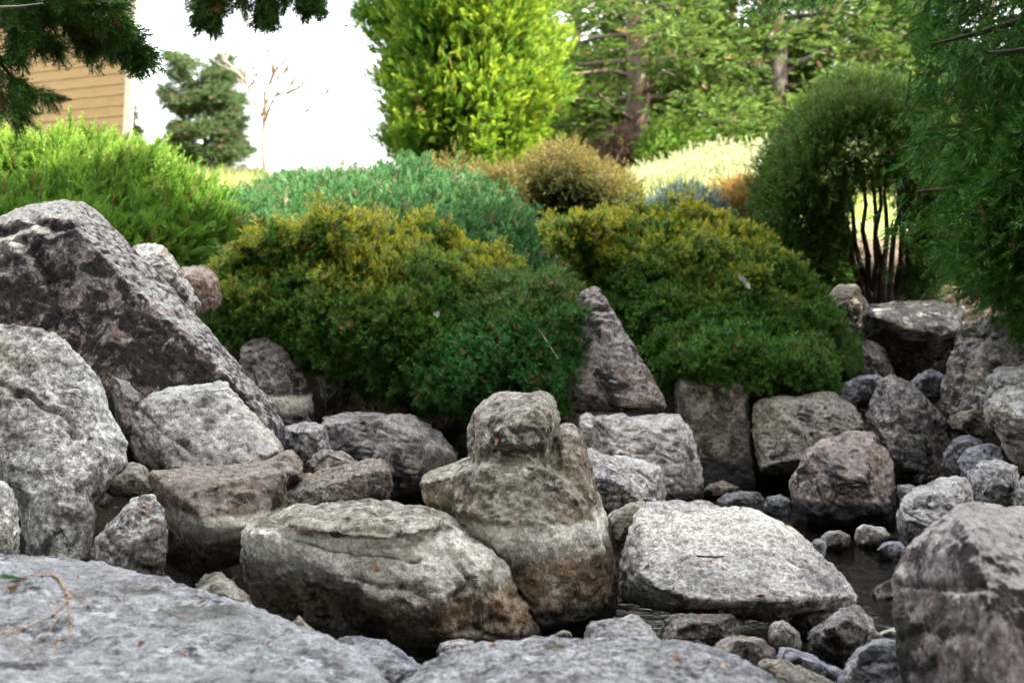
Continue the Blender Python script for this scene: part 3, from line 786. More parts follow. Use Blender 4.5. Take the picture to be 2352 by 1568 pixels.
rock('dark flat stone wedged under the sharp corner beside the pale capped one', 5.15,
     [(1800, 1440), (1830, 1412), (1900, 1402), (1930, 1410), (1925, 1450), (1850, 1475)], T=.12, tone='dark', vox=.0075, stain=.3, lichen=.2, cat='stone')
# stones in the water
def wstone(label, Y, pts, tone='blue', **k):
    k.setdefault('T', .10)
    rock(label, Y, pts, tone=tone, vox=.0075, cat='stone', group='stones lying in the pond', stain=.3, lichen=.25, **k)
wstone('pale stone poking out of the water below the rounded dark faced boulder', 7.0, [(1962, 1235), (1966, 1213), (1985, 1202), (2030, 1212), (2052, 1232), (2040, 1255), (1970, 1255)], 'pale')
wstone('low brownish stone in the water left of the pale one', 6.95, [(1880, 1238), (1900, 1220), (1930, 1216), (1955, 1232), (1950, 1258), (1885, 1258)], 'mauve')
wstone('lone reddish stone awash in the dark water behind the angular boulder', 6.0, [(2000, 1362), (2012, 1345), (2045, 1328), (2085, 1332), (2090, 1370), (2005, 1385)], 'mauve')
wstone('low bluish stone in the water nearest the angular boulder', 6.75, [(2010, 1262), (2030, 1245), (2068, 1242), (2085, 1262), (2040, 1285)], 'blue')
wstone('flat bluish stone in the shallows at the foot of the upright slab', 8.2, [(1640, 1155), (1665, 1133), (1700, 1127), (1745, 1130), (1758, 1150), (1752, 1185), (1650, 1185)], 'blue')
wstone('rounded bluish stone left of the rounded dark faced boulder', 7.9, [(1752, 1165), (1760, 1140), (1790, 1134), (1815, 1148), (1820, 1185), (1805, 1215), (1760, 1205)], 'blue')
wstone('small stone with brown leaves on it behind the tabular boulder', 7.7, [(1560, 1170), (1580, 1152), (1615, 1147), (1645, 1160), (1640, 1190), (1570, 1190)], 'brown')
wstone('yellowish flat stone against the base of the upright slab', 8.35, [(1610, 1130), (1628, 1110), (1660, 1104), (1700, 1118), (1690, 1140), (1620, 1150)], 'brown')
wstone('low stone awash at the right corner of the tabular boulder', 6.5, [(1855, 1262), (1866, 1240), (1885, 1235), (1902, 1250), (1895, 1280), (1862, 1280)], 'blue')
wstone('pale flat stone at the waterline right of the pale capped stone', 4.95, [(2010, 1480), (2015, 1452), (2050, 1440), (2090, 1445), (2090, 1490)], 'pale')
# back row under the yews and behind the big boulder
rock('tall two faced boulder under the left end of the left yew', 8.75,
     [(548, 800, .05), (560, 780, .08), (600, 774, .1), (653, 793, .1), (678, 832, .06), (706, 876, .02), (718, 912, .0), (724, 985, -.05), (600, 1000, 0), (548, 940, .05)],
     front=[(650, 815, -.06), (658, 890, -.18), (650, 960, -.2), (600, 820, -.02), (705, 940, -.1)], T=.3, tone='mauve', vox=.0105, lichen=.3, stain=.3, moss=.45, band=(.5, .56))
rock('wide flat faced boulder half covered by the left yew', 9.25,
     [(732, 880), (740, 840), (850, 825), (960, 830), (1045, 850), (1052, 960), (1035, 1010), (900, 1010), (740, 1000)], T=.28, fs=.85, tone='olive', vox=.0115, lichen=.35, stain=.25, moss=.4, rough=.7)
rock('low dark rock in the shade under the hanging end of the left yew', 8.9,
     [(1040, 1010), (1070, 985), (1180, 970), (1300, 960), (1340, 1000), (1340, 1090), (1040, 1090)], T=.25, tone='dark', vox=.0125, stain=.3, cat='rock')
rock('sunlit white topped boulder peeping out behind the big dark boulder', 7.75,
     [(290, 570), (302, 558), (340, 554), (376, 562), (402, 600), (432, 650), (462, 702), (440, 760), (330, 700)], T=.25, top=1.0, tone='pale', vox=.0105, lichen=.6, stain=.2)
rock('flat pale tan stone lying on the bank left of the left yew', 8.6,
     [(395, 640, .1), (425, 612, .2), (470, 610, .25), (505, 640, .2), (510, 705, 0), (460, 725, -.1), (405, 690, -.05)], T=.12, tone='brown', vox=.0115, lichen=.4, stain=0, moss=0, cat='slab')
# waterfall
rock('thick pinkish ledge slab roofing the small waterfall', 10.3,
     [(1960, 715, .0), (1990, 700, .2), (2060, 690, .35), (2140, 692, .4), (2215, 705, .35), (2225, 760, 0), (2150, 790, -.1), (2080, 778, -.12), (2010, 745, -.05)],
     front=[(2000, 722, -.12), (2080, 748, -.22), (2160, 758, -.22)], T=.5, tone='mauve', vox=.012, lichen=.5, stain=.2, cat='slab', rough=.7)
rock('rounded dark boulder beneath the stems of the round shrub', 10.35,
     [(1885, 740), (1895, 690), (1925, 655), (1965, 652), (1995, 690), (1995, 760), (1950, 800), (1895, 790)], T=.3, tone='olive', vox=.0125, stain=.35, moss=.5)
rock('dark brown wall of rock at the back of the waterfall hollow', 10.9,
     [(1930, 760), (2000, 730), (2230, 740), (2230, 900), (1940, 910)], T=.25, fs=.9, tone='dark', vox=.0155, stain=.3, cat='rock')
rock('smooth grey boulder at the left side of the waterfall hollow', 10.2,
     [(1935, 870), (1945, 800), (1975, 765), (2015, 790), (2050, 835), (2065, 880), (2040, 920), (1950, 920)], T=.25, tone='mauve', vox=.0125, lichen=.3, stain=.3)
rock('pale stepping stone below the right yew where the water runs out', 9.5,
     [(1925, 915), (1940, 880), (1975, 862), (2020, 860), (2035, 885), (2010, 930), (1940, 940)], T=.2, tone='blue', vox=.0115, lichen=.5, stain=.1, cat='stone')
rock('bluish white stone splashed by the waterfall', 9.7,
     [(2085, 890), (2105, 862), (2140, 848), (2170, 862), (2180, 900), (2140, 930), (2090, 920)], T=.18, tone='blue', vox=.0115, lichen=.7, stain=.1, cat='stone')

# ------------------------------------------------------------------ foliage kit
def rv(n, s=1.0):
    return rng.normal(size=(n, 3)).astype(np.float32) * s


class Tm:
    """a sprig: triangles along +Z, length about 1, with a base to tip value per vertex"""
    def __init__(s): s.V, s.G = [], []
    def tri(s, a, d, L, wd, side, g0, g1):
        a, d, side = np.array(a, float), np.array(d, float), np.array(side, float)
        d /= np.linalg.norm(d)
        side = side - d * (side @ d)
        side /= max(np.linalg.norm(side), 1e-6)
        s.V += [a - side * wd / 2, a + side * wd / 2, a + d * L]
        s.G += [g0, g0, g1]
    def done(s):
        s.V, s.G = np.array(s.V, np.float32), np.array(s.G, np.float32)
        return s


def t_tuft(K=13, seed=0, wd=.13, ln=.55, open_=1.15):
    r, t = random.Random(seed), Tm()
    for i in range(K):
        u = i / (K - 1)
        a = i * 2.4 + r.uniform(-.3, .3)
        th = open_ * (1 - u) + .25 + r.uniform(-.15, .15)
        rad = np.array((math.cos(a), math.sin(a), 0))
        d = rad * math.sin(th) + np.array((0, 0, math.cos(th)))
        t.tri((0, 0, .62 * u), d, ln * r.uniform(.8, 1.15), wd, np.cross(d, (0, 0, 1)) + rad * .2, .15 + .5 * u, .5 + .5 * u)
    return t.done()


def t_plume(K=9, seed=0, wd=.045, flat=.35, ang=.75, sub=1, ln=.42):
    r, t = random.Random(seed), Tm()
    bend = r.uniform(-.15, .15)
    t.tri((0, 0, 0), (bend * .5, 0, 1), 1.0, wd * .9, (1, .2, 0), 0, 1)
    for i in range(K):
        u = .12 + .82 * i / K
        for sgn in (-1, 1):
            y = r.uniform(-flat, flat)
            d = np.array((sgn * math.sin(ang), y, math.cos(ang)))
            L = (ln * (1 - u) + .13) * r.uniform(.75, 1.2)
            a = np.array((bend * .5 * u, 0, u))
            t.tri(a, d, L, wd, (0, 1, .3 * sgn) if r.random() < .4 else (1, .3, 0), u * .7, min(1, u * .7 + .4))
            for k in range(sub):
                q = a + d / np.linalg.norm(d) * L * (.35 + .35 * k)
                d2 = d + np.array((sgn * r.choice((-.9, .7)), r.uniform(-.4, .4), .5))
                t.tri(q, d2, L * .5, wd * .9, (.3, 1, 0), u * .7 + .1, min(1, u * .7 + .45))
    return t.done()


def t_filigree(seed=0, wd=.022, n=12):
    r, t = random.Random(seed), Tm()
    bend = r.uniform(-.25, .25)
    for k in range(3):
        z0, z1 = k / 3, (k + 1) / 3
        a = np.array((bend * z0 * z0, 0, z0)); b = np.array((bend * z1 * z1, 0, z1))
        t.tri(a, b - a, 1 / 3 * 1.25, wd * 1.4, (1, .3, 0), 0, .3)
    for i in range(n):
        u = .08 + .88 * i / n
        for sgn in (-1, 1):
            ang = r.uniform(.6, .9)
            d = np.array((sgn * math.sin(ang), r.uniform(-.3, .3), math.cos(ang)))
            L = (.40 * (1 - u) ** .8 + .07) * r.uniform(.75, 1.2)
            a = np.array((bend * u * u, 0, u))
            t.tri(a, d, L, wd, (.4, 1, 0) if r.random() < .5 else (1, .2, 0), u * .5, u * .6 + .3)
            m = max(2, int(L / .07))
            for k in range(m):
                f = (k + .6) / m
                s2 = 1 if k % 2 else -1
                px = np.array((math.cos(ang) * sgn * s2, 0, -math.sin(ang) * s2)) * .75
                d2 = d * .8 + px + np.array((0, r.uniform(-.4, .4), 0))
                t.tri(a + d * L * f, d2, .085 * (1.2 - .5 * f), wd * 1.05, (.3, 1, .2) if r.random() < .5 else (1, .1, .3), .3 + .4 * f, .6 + .4 * f)
    return t.done()


def scatter(tms, P, D, S, B, face=None, jit=0.0):
    """instances of several templates merged: returns V, F, tint"""
    P, D = np.asarray(P, np.float32), unit(D)
    n = len(P)
    S = np.broadcast_to(np.asarray(S, np.float32), (n,))
    B = np.broadcast_to(np.asarray(B, np.float32), (n,))
    which = rng.integers(0, len(tms), n)
    ref = rv(n) if face is None else np.asarray(face, np.float32) + rv(n, jit)
    x = unit(np.cross(D, ref))
    y = np.cross(D, x)
    R = rng.random(n).astype(np.float32)
    Vs, Ts = [], []
    for k, tm in enumerate(tms):
        m = which == k
        if not m.any():
            continue
        T = tm.V
        W = (x[m][:, None, :] * T[None, :, 0:1] + y[m][:, None, :] * T[None, :, 1:2] + D[m][:, None, :] * T[None, :, 2:3])
        W = W * S[m][:, None, None] + P[m][:, None, :]
        Vs.append(W.reshape(-1, 3))
        tt = np.empty((m.sum(), len(T), 4), np.float32)
        tt[:, :, 0] = R[m][:, None]
        tt[:, :, 1] = tm.G[None]
        tt[:, :, 2] = B[m][:, None]
        tt[:, :, 3] = 1
        Ts.append(tt.reshape(-1, 4))
    V = np.concatenate(Vs)
    return V, np.arange(len(V), dtype=np.int32).reshape(-1, 3), np.concatenate(Ts)


SPRIGS = {}
LEAFY = []


def sprig_mesh(tm, mat):
    key = (id(tm), mat.name)
    if key not in SPRIGS:
        me = bpy.data.meshes.new('sprig')
        F = np.arange(len(tm.V), dtype=np.int32).reshape(-1, 3)
        me.from_pydata(tm.V.tolist(), [], F.tolist())
        a = me.attributes.new('tip', 'FLOAT', 'POINT')
        a.data.foreach_set('value', tm.G)
        me.materials.append(mat)
        SPRIGS[key] = bpy.data.objects.new('sprig', me)
    return SPRIGS[key]


GROUPS = {}


def sprig_group(tms, mat):
    key = (tuple(id(t) for t in tms), mat.name)
    if key in GROUPS:
        return GROUPS[key]
    g = bpy.data.node_groups.new('sprigs', 'GeometryNodeTree')
    g.interface.new_socket('Geometry', in_out='INPUT', socket_type='NodeSocketGeometry')
    g.interface.new_socket('Geometry', in_out='OUTPUT', socket_type='NodeSocketGeometry')
    N, L = g.nodes, g.links
    gi, go = N.new('NodeGroupInput'), N.new('NodeGroupOutput')
    jn = N.new('GeometryNodeJoinGeometry')
    for tm in reversed(tms):
        oi = N.new('GeometryNodeObjectInfo')
        oi.inputs['Object'].default_value = sprig_mesh(tm, mat)
        ti = N.new('GeometryNodeGeometryToInstance')
        L.new(oi.outputs['Geometry'], ti.inputs[0])
        L.new(ti.outputs[0], jn.inputs[0])
    ip = N.new('GeometryNodeInstanceOnPoints')
    L.new(gi.outputs[0], ip.inputs['Points'])
    L.new(jn.outputs[0], ip.inputs['Instance'])
    ip.inputs['Pick Instance'].default_value = True
    for nm, ty, sock in (('pick', 'INT', 'Instance Index'), ('rot', 'FLOAT_VECTOR', 'Rotation'), ('size', 'FLOAT', 'Scale')):
        na = N.new('GeometryNodeInputNamedAttribute')
        na.data_type = ty
        na.inputs['Name'].default_value = nm
        out = [o for o in na.outputs if o.enabled and o.name == 'Attribute'][0]
        L.new(out, ip.inputs[sock])
    L.new(ip.outputs[0], go.inputs[0])
    GROUPS[key] = g
    return g


def sprigs(name, tms, P, D, S, B, mat, parent, face=None, jit=0.0):
    """a mass of sprigs as one part: points carrying turn, size and tint, a sprig on each"""
    P, D = np.asarray(P, np.float32), unit(D)
    n = len(P)
    S = np.broadcast_to(np.asarray(S, np.float32), (n,))
    B = np.broadcast_to(np.asarray(B, np.float32), (n,))
    ref = rv(n) if face is None else np.asarray(face, np.float32) + rv(n, jit)
    x = unit(np.cross(D, ref))
    y = np.cross(D, x)
    # columns x, y, D -> euler XYZ
    b = np.arcsin(np.clip(-x[:, 2], -1, 1))
    a = np.arctan2(y[:, 2], D[:, 2])
    c = np.arctan2(x[:, 1], x[:, 0])
    rot = np.stack([a, b, c], 1).astype(np.float32)
    loc = world_loc(parent)
    me = bpy.data.meshes.new(name)
    me.vertices.add(n)
    me.vertices.foreach_set('co', (P - loc.astype(np.float32)).ravel())
    for nm, ty, val, f in (('pick', 'INT', rng.integers(0, len(tms), n).astype(np.int32), 'value'), ('rot', 'FLOAT_VECTOR', rot, 'vector'),
                           ('size', 'FLOAT', S, 'value'), ('rnd', 'FLOAT', rng.random(n), 'value'), ('zon', 'FLOAT', B, 'value')):
        at_ = me.attributes.new(nm, ty, 'POINT')
        at_.data.foreach_set(f, np.ascontiguousarray(val, np.int32 if ty == 'INT' else np.float32).ravel())
    me.materials.append(mat)
    o = bpy.data.objects.new(name, me)
    C.objects.link(o)
    o.parent = parent
    o['kind'] = 'stuff'
    md = o.modifiers.new('sprigs', 'NODES')
    md.node_group = sprig_group(tms, mat)
    return o


def tubes(lines, sides=6):
    """each line: list of (point, radius)"""
    Vs, Fs, o = [], [], 0
    for ln in lines:
        pts = np.array([p for p, r in ln], float)
        rad = [r for p, r in ln]
        tan = np.gradient(pts, axis=0)
        ref = np.array((.31, .17, .93)) if abs(unit(tan[0])[2]) < .8 else np.array((1, .2, 0))
        for i in range(len(pts)):
            t = unit(tan[i])
            u = np.cross(t, ref); u /= np.linalg.norm(u)
            v = np.cross(t, u)
            for k in range(sides):
                a = 2 * math.pi * k / sides
                Vs.append(pts[i] + rad[i] * (u * math.cos(a) + v * math.sin(a)))
        for i in range(len(pts) - 1):
            for k in range(sides):
                a, b = o + i * sides + k, o + i * sides + (k + 1) % sides
                Fs.append((a, b, b + sides, a + sides))
        o += len(pts) * sides
    return np.array(Vs), np.array(Fs)


def bent(a, b, n=6, sag=0.0, wob=.03, r0=.02, r1=.005, up=0.0):
    """a wandering limb from a to b"""
    a, b = np.array(a, float), np.array(b, float)
    L = np.linalg.norm(b - a)
    out = []
    for i in range(n):
        t = i / (n - 1)
        p = a + (b - a) * t + np.array((0, 0, -sag * L * 4 * t * (1 - t) + up * L * t * t))
        if 0 < i < n - 1:
            p = p + rng.normal(size=3) * wob * L
        out.append((p, r0 + (r1 - r0) * t))
    return out


def surface_points(lumps_px, Y, n, voxel=.05, lump=.08, lump_scale=2.2, back=.35):
    lumps = [hull_verts(m.get('Y', Y), m['out'], m.get('T', .6), m.get('bs', .8), m.get('fs', .6), m.get('front')) for m in lumps_px]
    V, N, F = volume(lumps, voxel, 4)
    core = (V.copy(), N.copy(), F)
    Q = V + rng.uniform(-20, 20, 3)
    V = V + N * (lump * fbm(Q * lump_scale, 3, .6) + .5 * lump * billow(Q * lump_scale * 3.1, 2))[:, None]
    fc = V[F].mean(1)
    fn = unit(N[F].mean(1))
    p = np.where(fn[:, 1] > .35, back, 1.0) * np.where(fn[:, 2] < -.75, .3, 1.0)
    idx = rng.choice(len(fc), n, p=p / p.sum())
    P = fc[idx] + rv(n, voxel * .45)
    return P, fn[idx], core


BARK_DARK = bark_mat('dark_bark', (.030, .022, .017), (.085, .062, .045))
TWIGGY = plain_mat('twig_core', (.012, .014, .008), (.030, .026, .016), 30, .95)


def core_mesh(core, shrink):
    V, N, F = core
    return V - N * shrink, F


def mound(name, label, cat, Y, lumps, n, tms, size, mat, zone=None, clump=6, spread=.045, up=.35, lean=(0, 0, 0), wild=.45,
          lump=.08, lump_scale=2.2, layers=((0, 1.0), (.07, .6)), voxel=.05, core=.16, group=None, gap=None, stems=None, part_name='foliage', keep=None, shoots=0.0, reach=1.0):
    P, N, cr = surface_points(lumps, Y, n, voxel, lump, lump_scale)
    zmin, zmax = P[:, 2].min(), P[:, 2].max()
    base = np.array((P[:, 0].mean(), P[:, 1].mean(), zmin))
    t = thing(name, base, label, cat, group)
    if name in ('yew_shrub', 'juniper_shrub'): LEAFY.append((P, N))
    Ps, Ds, Ss, Bs = [], [], [], []
    for dep, share in layers:
        m = rng.random(len(P)) < share
        p, nn = P[m], N[m]
        dirs = unit(nn + np.array((0, 0, up)) + np.array(lean))
        p = p - nn * (dep + np.abs(rng.normal(size=len(p)))[:, None].astype(np.float32) * .02)
        k = clump
        p2 = np.repeat(p, k, 0) + rv(len(p) * k, spread)
        d2 = unit(np.repeat(dirs, k, 0) + rv(len(p) * k, wild))
        out = (rng.random(len(p)).astype(np.float32) - .45) * spread * 2.2 * reach
        p2 = p2 + np.repeat(dirs * out[:, None], k, 0)
        if reach > 1:
            p2 = p2 + np.repeat(dirs, k, 0) * ((rng.random(len(p2)) - .5) * spread * reach)[:, None]
        if shoots:
            sh = np.repeat((rng.random(len(p)) < .16) * rng.random(len(p)) * shoots * smoothstep(.1, .8, nn[:, 2]), k)
            p2 = p2 + (d2 * .5 + np.array((0, 0, .6))) * (sh * rng.random(len(sh)))[:, None]
        h = (p2[:, 2] - zmin) / (zmax - zmin)
        b = zone(p2, np.repeat(nn, k, 0), h, np.repeat(out / (spread * reach), k, 0)) * (1.0 if dep == 0 else .25) if zone else np.zeros(len(p2))
        Ps.append(p2); Ds.append(d2); Ss.append(size * rng.uniform(.7, 1.25, len(p2))); Bs.append(b)
    Pa, Da, Sa, Ba = map(np.concatenate, (Ps, Ds, Ss, Bs))
    ok = np.ones(len(Pa), bool)
    if gap is not None: ok &= gap(Pa)
    if keep is not None: ok &= keep(Pa)
    o = sprigs(part_name, tms, Pa[ok], Da[ok], Sa[ok], Ba[ok], mat, t)
    if core:
        Vc, Fc = core_mesh(cr, core)
        part('twig_core', Vc, Fc, TWIGGY, t)
    if stems:
        for ln in stems:
            V, F = tubes([ln], 6)
            part('stem', V, F, BARK_DARK, t)
    return t, (P, N)


YEW = [t_tuft(16, s, .15, .55) for s in range(3)]
PLUME = [t_plume(8, s, .05, .35, .7, 1) for s in range(4)]
LONGP = [t_plume(9, s + 20, .045, .25, .5, 1, .34) for s in range(4)]
FAN = [t_plume(7, s + 40, .075, .18, .8, 1, .5) for s in range(4)]
SOFT = [t_plume(6, s + 60, .06, .5, .9, 1, .5) for s in range(4)]
BROAD = [t_plume(4, s + 80, .17, .5, .9, 0, .55) for s in range(3)]
FILI = [t_filigree(s, .036, 14) for s in range(5)]

M_YEW = leaf_mat('yew_leaves', (.015, .056, .012), (.056, .165, .026), (.135, .265, .042), (.52, .45, .038), (.26, .14, .08), .022, .22, .42)
M_GREENJ = leaf_mat('low_juniper_leaves', (.018, .074, .016), (.048, .175, .040), (.10, .26, .062), (.25, .18, .03), (.24, .125, .07), .05, .2)
M_BLUEJ = leaf_mat('blue_juniper_leaves', (.026, .095, .026), (.066, .170, .052), (.118, .235, .084), (.10, .10, .05), (.24, .15, .11), .06, .2)
M_LIMEJ = leaf_mat('lime_juniper_leaves', (.045, .11, .014), (.095, .20, .024), (.165, .295, .040), (.26, .36, .06), (.22, .16, .07), .03, .35)
M_GOLD = leaf_mat('bronze_cypress_leaves', (.032, .048, .012), (.070, .085, .022), (.125, .120, .032), (.215, .155, .040), (.2, .12, .05), .03, .25)
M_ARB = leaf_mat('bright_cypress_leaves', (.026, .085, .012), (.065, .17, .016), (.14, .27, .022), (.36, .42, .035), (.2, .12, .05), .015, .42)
M_DARKC = leaf_mat('dark_conifer_leaves', (.013, .058, .008), (.034, .122, .014), (.068, .185, .022), (.10, .16, .03), (.12, .06, .03), .02, .25)
M_BACK = leaf_mat('background_conifer_leaves', (.020, .052, .011), (.062, .122, .024), (.155, .245, .048), (.28, .32, .06), (.2, .13, .07), .03, .42)
M_PALE = leaf_mat('pale_hedge_leaves', (.24, .27, .13), (.40, .41, .24), (.56, .55, .38), (.56, .54, .34), (.3, .22, .12), .02, .3)
M_ORANGE = leaf_mat('orange_shrub_leaves', (.14, .085, .025), (.26, .155, .045), (.38, .22, .06), (.4, .24, .06), (.3, .15, .05), .02, .3)
M_ROUND = leaf_mat('round_shrub_leaves', (.018, .055, .008), (.055, .122, .014), (.110, .195, .024), (.17, .22, .04), (.15, .08, .04), .02, .25)
M_PINE = leaf_mat('distant_pine_needles', (.028, .066, .020), (.050, .098, .030), (.080, .135, .042), (.2, .2, .1), (.2, .13, .1), .04, .3)
M_RUSSET = leaf_mat('russet_leaves', (.09, .055, .045), (.15, .095, .08), (.2, .13, .1), (.2, .13, .1), (.2, .13, .1), .02, .3)
M_SPRAY = leaf_mat('hanging_cypress_leaves', (.018, .070, .014), (.046, .135, .026), (.085, .20, .040), (.16, .22, .05), (.17, .075, .04), .035, .28)
BARK_TAN = bark_mat('tan_bark', (.14, .095, .07), (.27, .20, .155))
BARK_PALE = bark_mat('pale_bare_bark', (.22, .165, .145), (.32, .25, .22))
BARK_GREY = bark_mat('grey_pine_bark', (.12, .10, .09), (.2, .17, .15))


def nz(P, s, o=0.0):
    return fbm(P * s + o, 2)


# ------------------------------------------------------------------ shrubs
def lower(lumps, dy, ymid):
    f = lambda p: (p[0], p[1] + dy * max(0.0, min(1.0, (ymid - p[1]) / 120.0)), *p[2:])
    return [dict(m, out=[f(p) for p in m['out']], **({'front': [f(p) for p in m['front']]} if m.get('front') else {})) for m in lumps]


def yew_zone(P, N, h, out):
    v = .95 * smoothstep(.42, 1.0, h + .20 * nz(P, 3.0)) * smoothstep(-.35, .75, out + .5 * nz(P, 7.0))
    return np.clip(v * (.55 + .6 * rng.random(len(P))), 0, 1)

yewA = [dict(out=[(472, 720, -.2), (466, 655, 0), (485, 603, .1), (560, 565, .25), (640, 515, .4), (700, 506, .45), (765, 490, .5), (850, 500, .5), (960, 500, .5), (1050, 545, .4), (1130, 565, .3),
              (1185, 605, .2), (1190, 700, 0), (1150, 850, -.35), (1000, 920, -.45), (900, 850, -.45), (760, 850, -.4), (600, 785, -.3), (500, 765, -.25)],
             front=[(640, 600, -.2), (850, 590, -.25), (1050, 650, -.3), (750, 720, -.5), (950, 760, -.6), (600, 700, -.4)], T=.8),
        dict(out=[(560, 560, .2), (610, 515, .3), (660, 500, .35), (700, 520, .3), (640, 580, .1)], T=.3),
        dict(out=[(700, 530, .2), (745, 488, .4), (770, 482, .4), (800, 510, .3), (760, 570, .1)], T=.3)]
yewA = lower(yewA, 26, 720) + [dict(out=[(690, 800), (800, 800), (1000, 820), (1060, 870), (1030, 940), (960, 925), (900, 852), (830, 864), (770, 868), (700, 840)], Y=9.0, T=.24)]
_m = mound('yew_shrub', 'left clipped yew mound with golden tips spilling over the rocks', 'shrub', 9.15, yewA, 3300, YEW, .050, M_YEW, yew_zone,
      clump=15, spread=.021, reach=1.6, up=.45, wild=.6, shoots=.14, lump=.085, lump_scale=3.4, layers=((0, 1.0), (.07, .8)), voxel=.035, core=.13,
      stems=[bent(at(840 + dx, 905, 9.3), at(840 + dx * 3, 740, 9.2 + .1 * dy), 5, r0=.025, r1=.012) for dx, dy in ((-60, 0), (0, 1), (70, -1))])
grnJ = [dict(out=[(1085, 690, .1), (1170, 640, .2), (1260, 628, .25), (1330, 676, .2), (1368, 738, .12), (1360, 800, .05), (1344, 880, 0), (1335, 945, -.05), (1292, 958, -.1), (1200, 935, -.2), (1060, 940, -.25),
              (960, 915, -.25), (1000, 800, -.1)],
             front=[(1180, 720, -.3), (1260, 760, -.3), (1150, 850, -.42), (1270, 880, -.32), (1050, 880, -.4)], T=.5)]
_m = mound('juniper_shrub', 'low fresh green juniper with brown flecks hanging from the right end of the left yew', 'shrub', 8.75, grnJ, 1900, YEW + PLUME[:2], .042, M_GREENJ,
      lambda P, N, h, o: np.clip(.5 * smoothstep(.6, 1.0, h + .1 * o) * rng.random(len(P)), 0, 1), clump=10, spread=.024, up=.4, wild=.6, lump=.10, lump_scale=3.4, voxel=.035, core=.12)
PN_JUN = _m[1]
yewB = [dict(out=[(1330, 560, .3), (1345, 500, .45), (1400, 475, .55), (1445, 458, .6), (1505, 448, .65), (1580, 448, .65), (1640, 462, .6), (1700, 496, .5), (1745, 538, .4), (1795, 598, .25), (1850, 655, .1), (1900, 725, 0),
              (1948, 792, -.1), (1958, 850, -.15), (1936, 885, -.2), (1880, 898, -.25), (1740, 885, -.35), (1600, 885, -.4), (1540, 870, -.35), (1490, 820, -.2), (1440, 740, -.1), (1390, 680, 0), (1345, 630, .2)],
             front=[(1480, 560, 0), (1600, 560, -.05), (1520, 680, -.3), (1700, 700, -.35), (1620, 800, -.6), (1780, 800, -.5), (1850, 800, -.35)], T=.8),
        dict(out=[(1258, 520, .4), (1262, 500, .45), (1290, 488, .5), (1330, 486, .5), (1400, 500, .4), (1380, 560, .2), (1300, 560, .3)], T=.25)]
yewB = lower(yewB, 26, 700) + [dict(out=[(1480, 815), (1560, 790), (1750, 790), (1900, 815), (1935, 860), (1880, 894), (1740, 890), (1690, 880), (1600, 898), (1540, 876)], Y=9.2, T=.30)]
_m = mound('yew_shrub', 'right clipped yew mound standing over the upright smooth slab', 'shrub', 9.8, yewB, 3300, YEW, .052, M_YEW,
      lambda P, N, h, o: np.clip(yew_zone(P, N, h - .02, o) * 1.0, 0, 1), clump=15, spread=.022, reach=1.6, up=.45, wild=.6, shoots=.12, lump=.09, lump_scale=3.2, voxel=.035, core=.14, layers=((0, 1.0), (.07, .8)),
      stems=[bent(at(1640 + dx, 905, 9.8), at(1640 + dx * 3, 740, 9.9 + .1 * dy), 5, r0=.025, r1=.012) for dx, dy in ((-60, 0), (20, 1), (80, -1))])
blueJ = [dict(out=[(408, 570, -.5), (440, 535, -.3), (500, 492, .1), (560, 462, .5), (640, 434, .9), (720, 412, 1.1), (800, 398, 1.2), (880, 392, 1.2), (960, 406, 1.1), (1040, 438, .9), (1120, 460, .7), (1180, 490, .5),
                   (1240, 545, .2), (1290, 600, 0), (1340, 655, -.2), (1330, 700, -.3), (1200, 720, -.6), (500, 680, -.8), (420, 610, -.6)],
              front=[(560, 520, -.3), (800, 480, -.1), (1050, 530, -.2), (1200, 600, -.3), (700, 600, -.7), (1000, 620, -.7)], T=1.3)]
blueJ = lower(blueJ, 12, 560)
mound('creeping_juniper', 'wide blue green creeping juniper carpeting the bank behind the left yew', 'shrub', 10.9, blueJ, 8500, PLUME, .095, M_BLUEJ,
      lambda P, N, h, o: np.zeros(len(P)), clump=3, spread=.05, up=.55, lean=(.25, -.1, 0), wild=.5, lump=.14, lump_scale=2.0, layers=((0, 1), (.06, .4)), voxel=.05, core=.14)
limeJ_dy = 52
limeJ = [dict(out=[(-260, 320, .5), (0, 305, .7), (60, 312, .7), (130, 312, .7), (200, 322, .7), (280, 335, .65), (330, 362, .55), (380, 405, .4), (430, 435, .3), (490, 455, .2), (515, 480, .1), (480, 525, -.2), (400, 565, -.4),
                   (300, 600, -.5), (-260, 620, -.6)],
              front=[(0, 420, -.1), (200, 420, -.1), (330, 460, -.2), (100, 520, -.6), (300, 540, -.6)], T=1.0)]
limeJ = [dict(out=[(x, y + limeJ_dy, d) for x, y, d in limeJ[0]['out']], front=[(x, y + limeJ_dy, d) for x, y, d in limeJ[0]['front']], T=1.0)]
mound('plumed_juniper', 'bright yellow green juniper with feathery plumes behind the big dark boulder', 'shrub', 10.3, limeJ, 4600, LONGP, .19, M_LIMEJ,
      lambda P, N, h, o: np.clip(smoothstep(.45, 1, h) * rng.random(len(P)), 0, 1), clump=3, spread=.06, up=.9, lean=(.55, -.1, .2), wild=.32, lump=.16, lump_scale=1.8, layers=((0, 1), (.08, .45)), voxel=.05, core=.16)
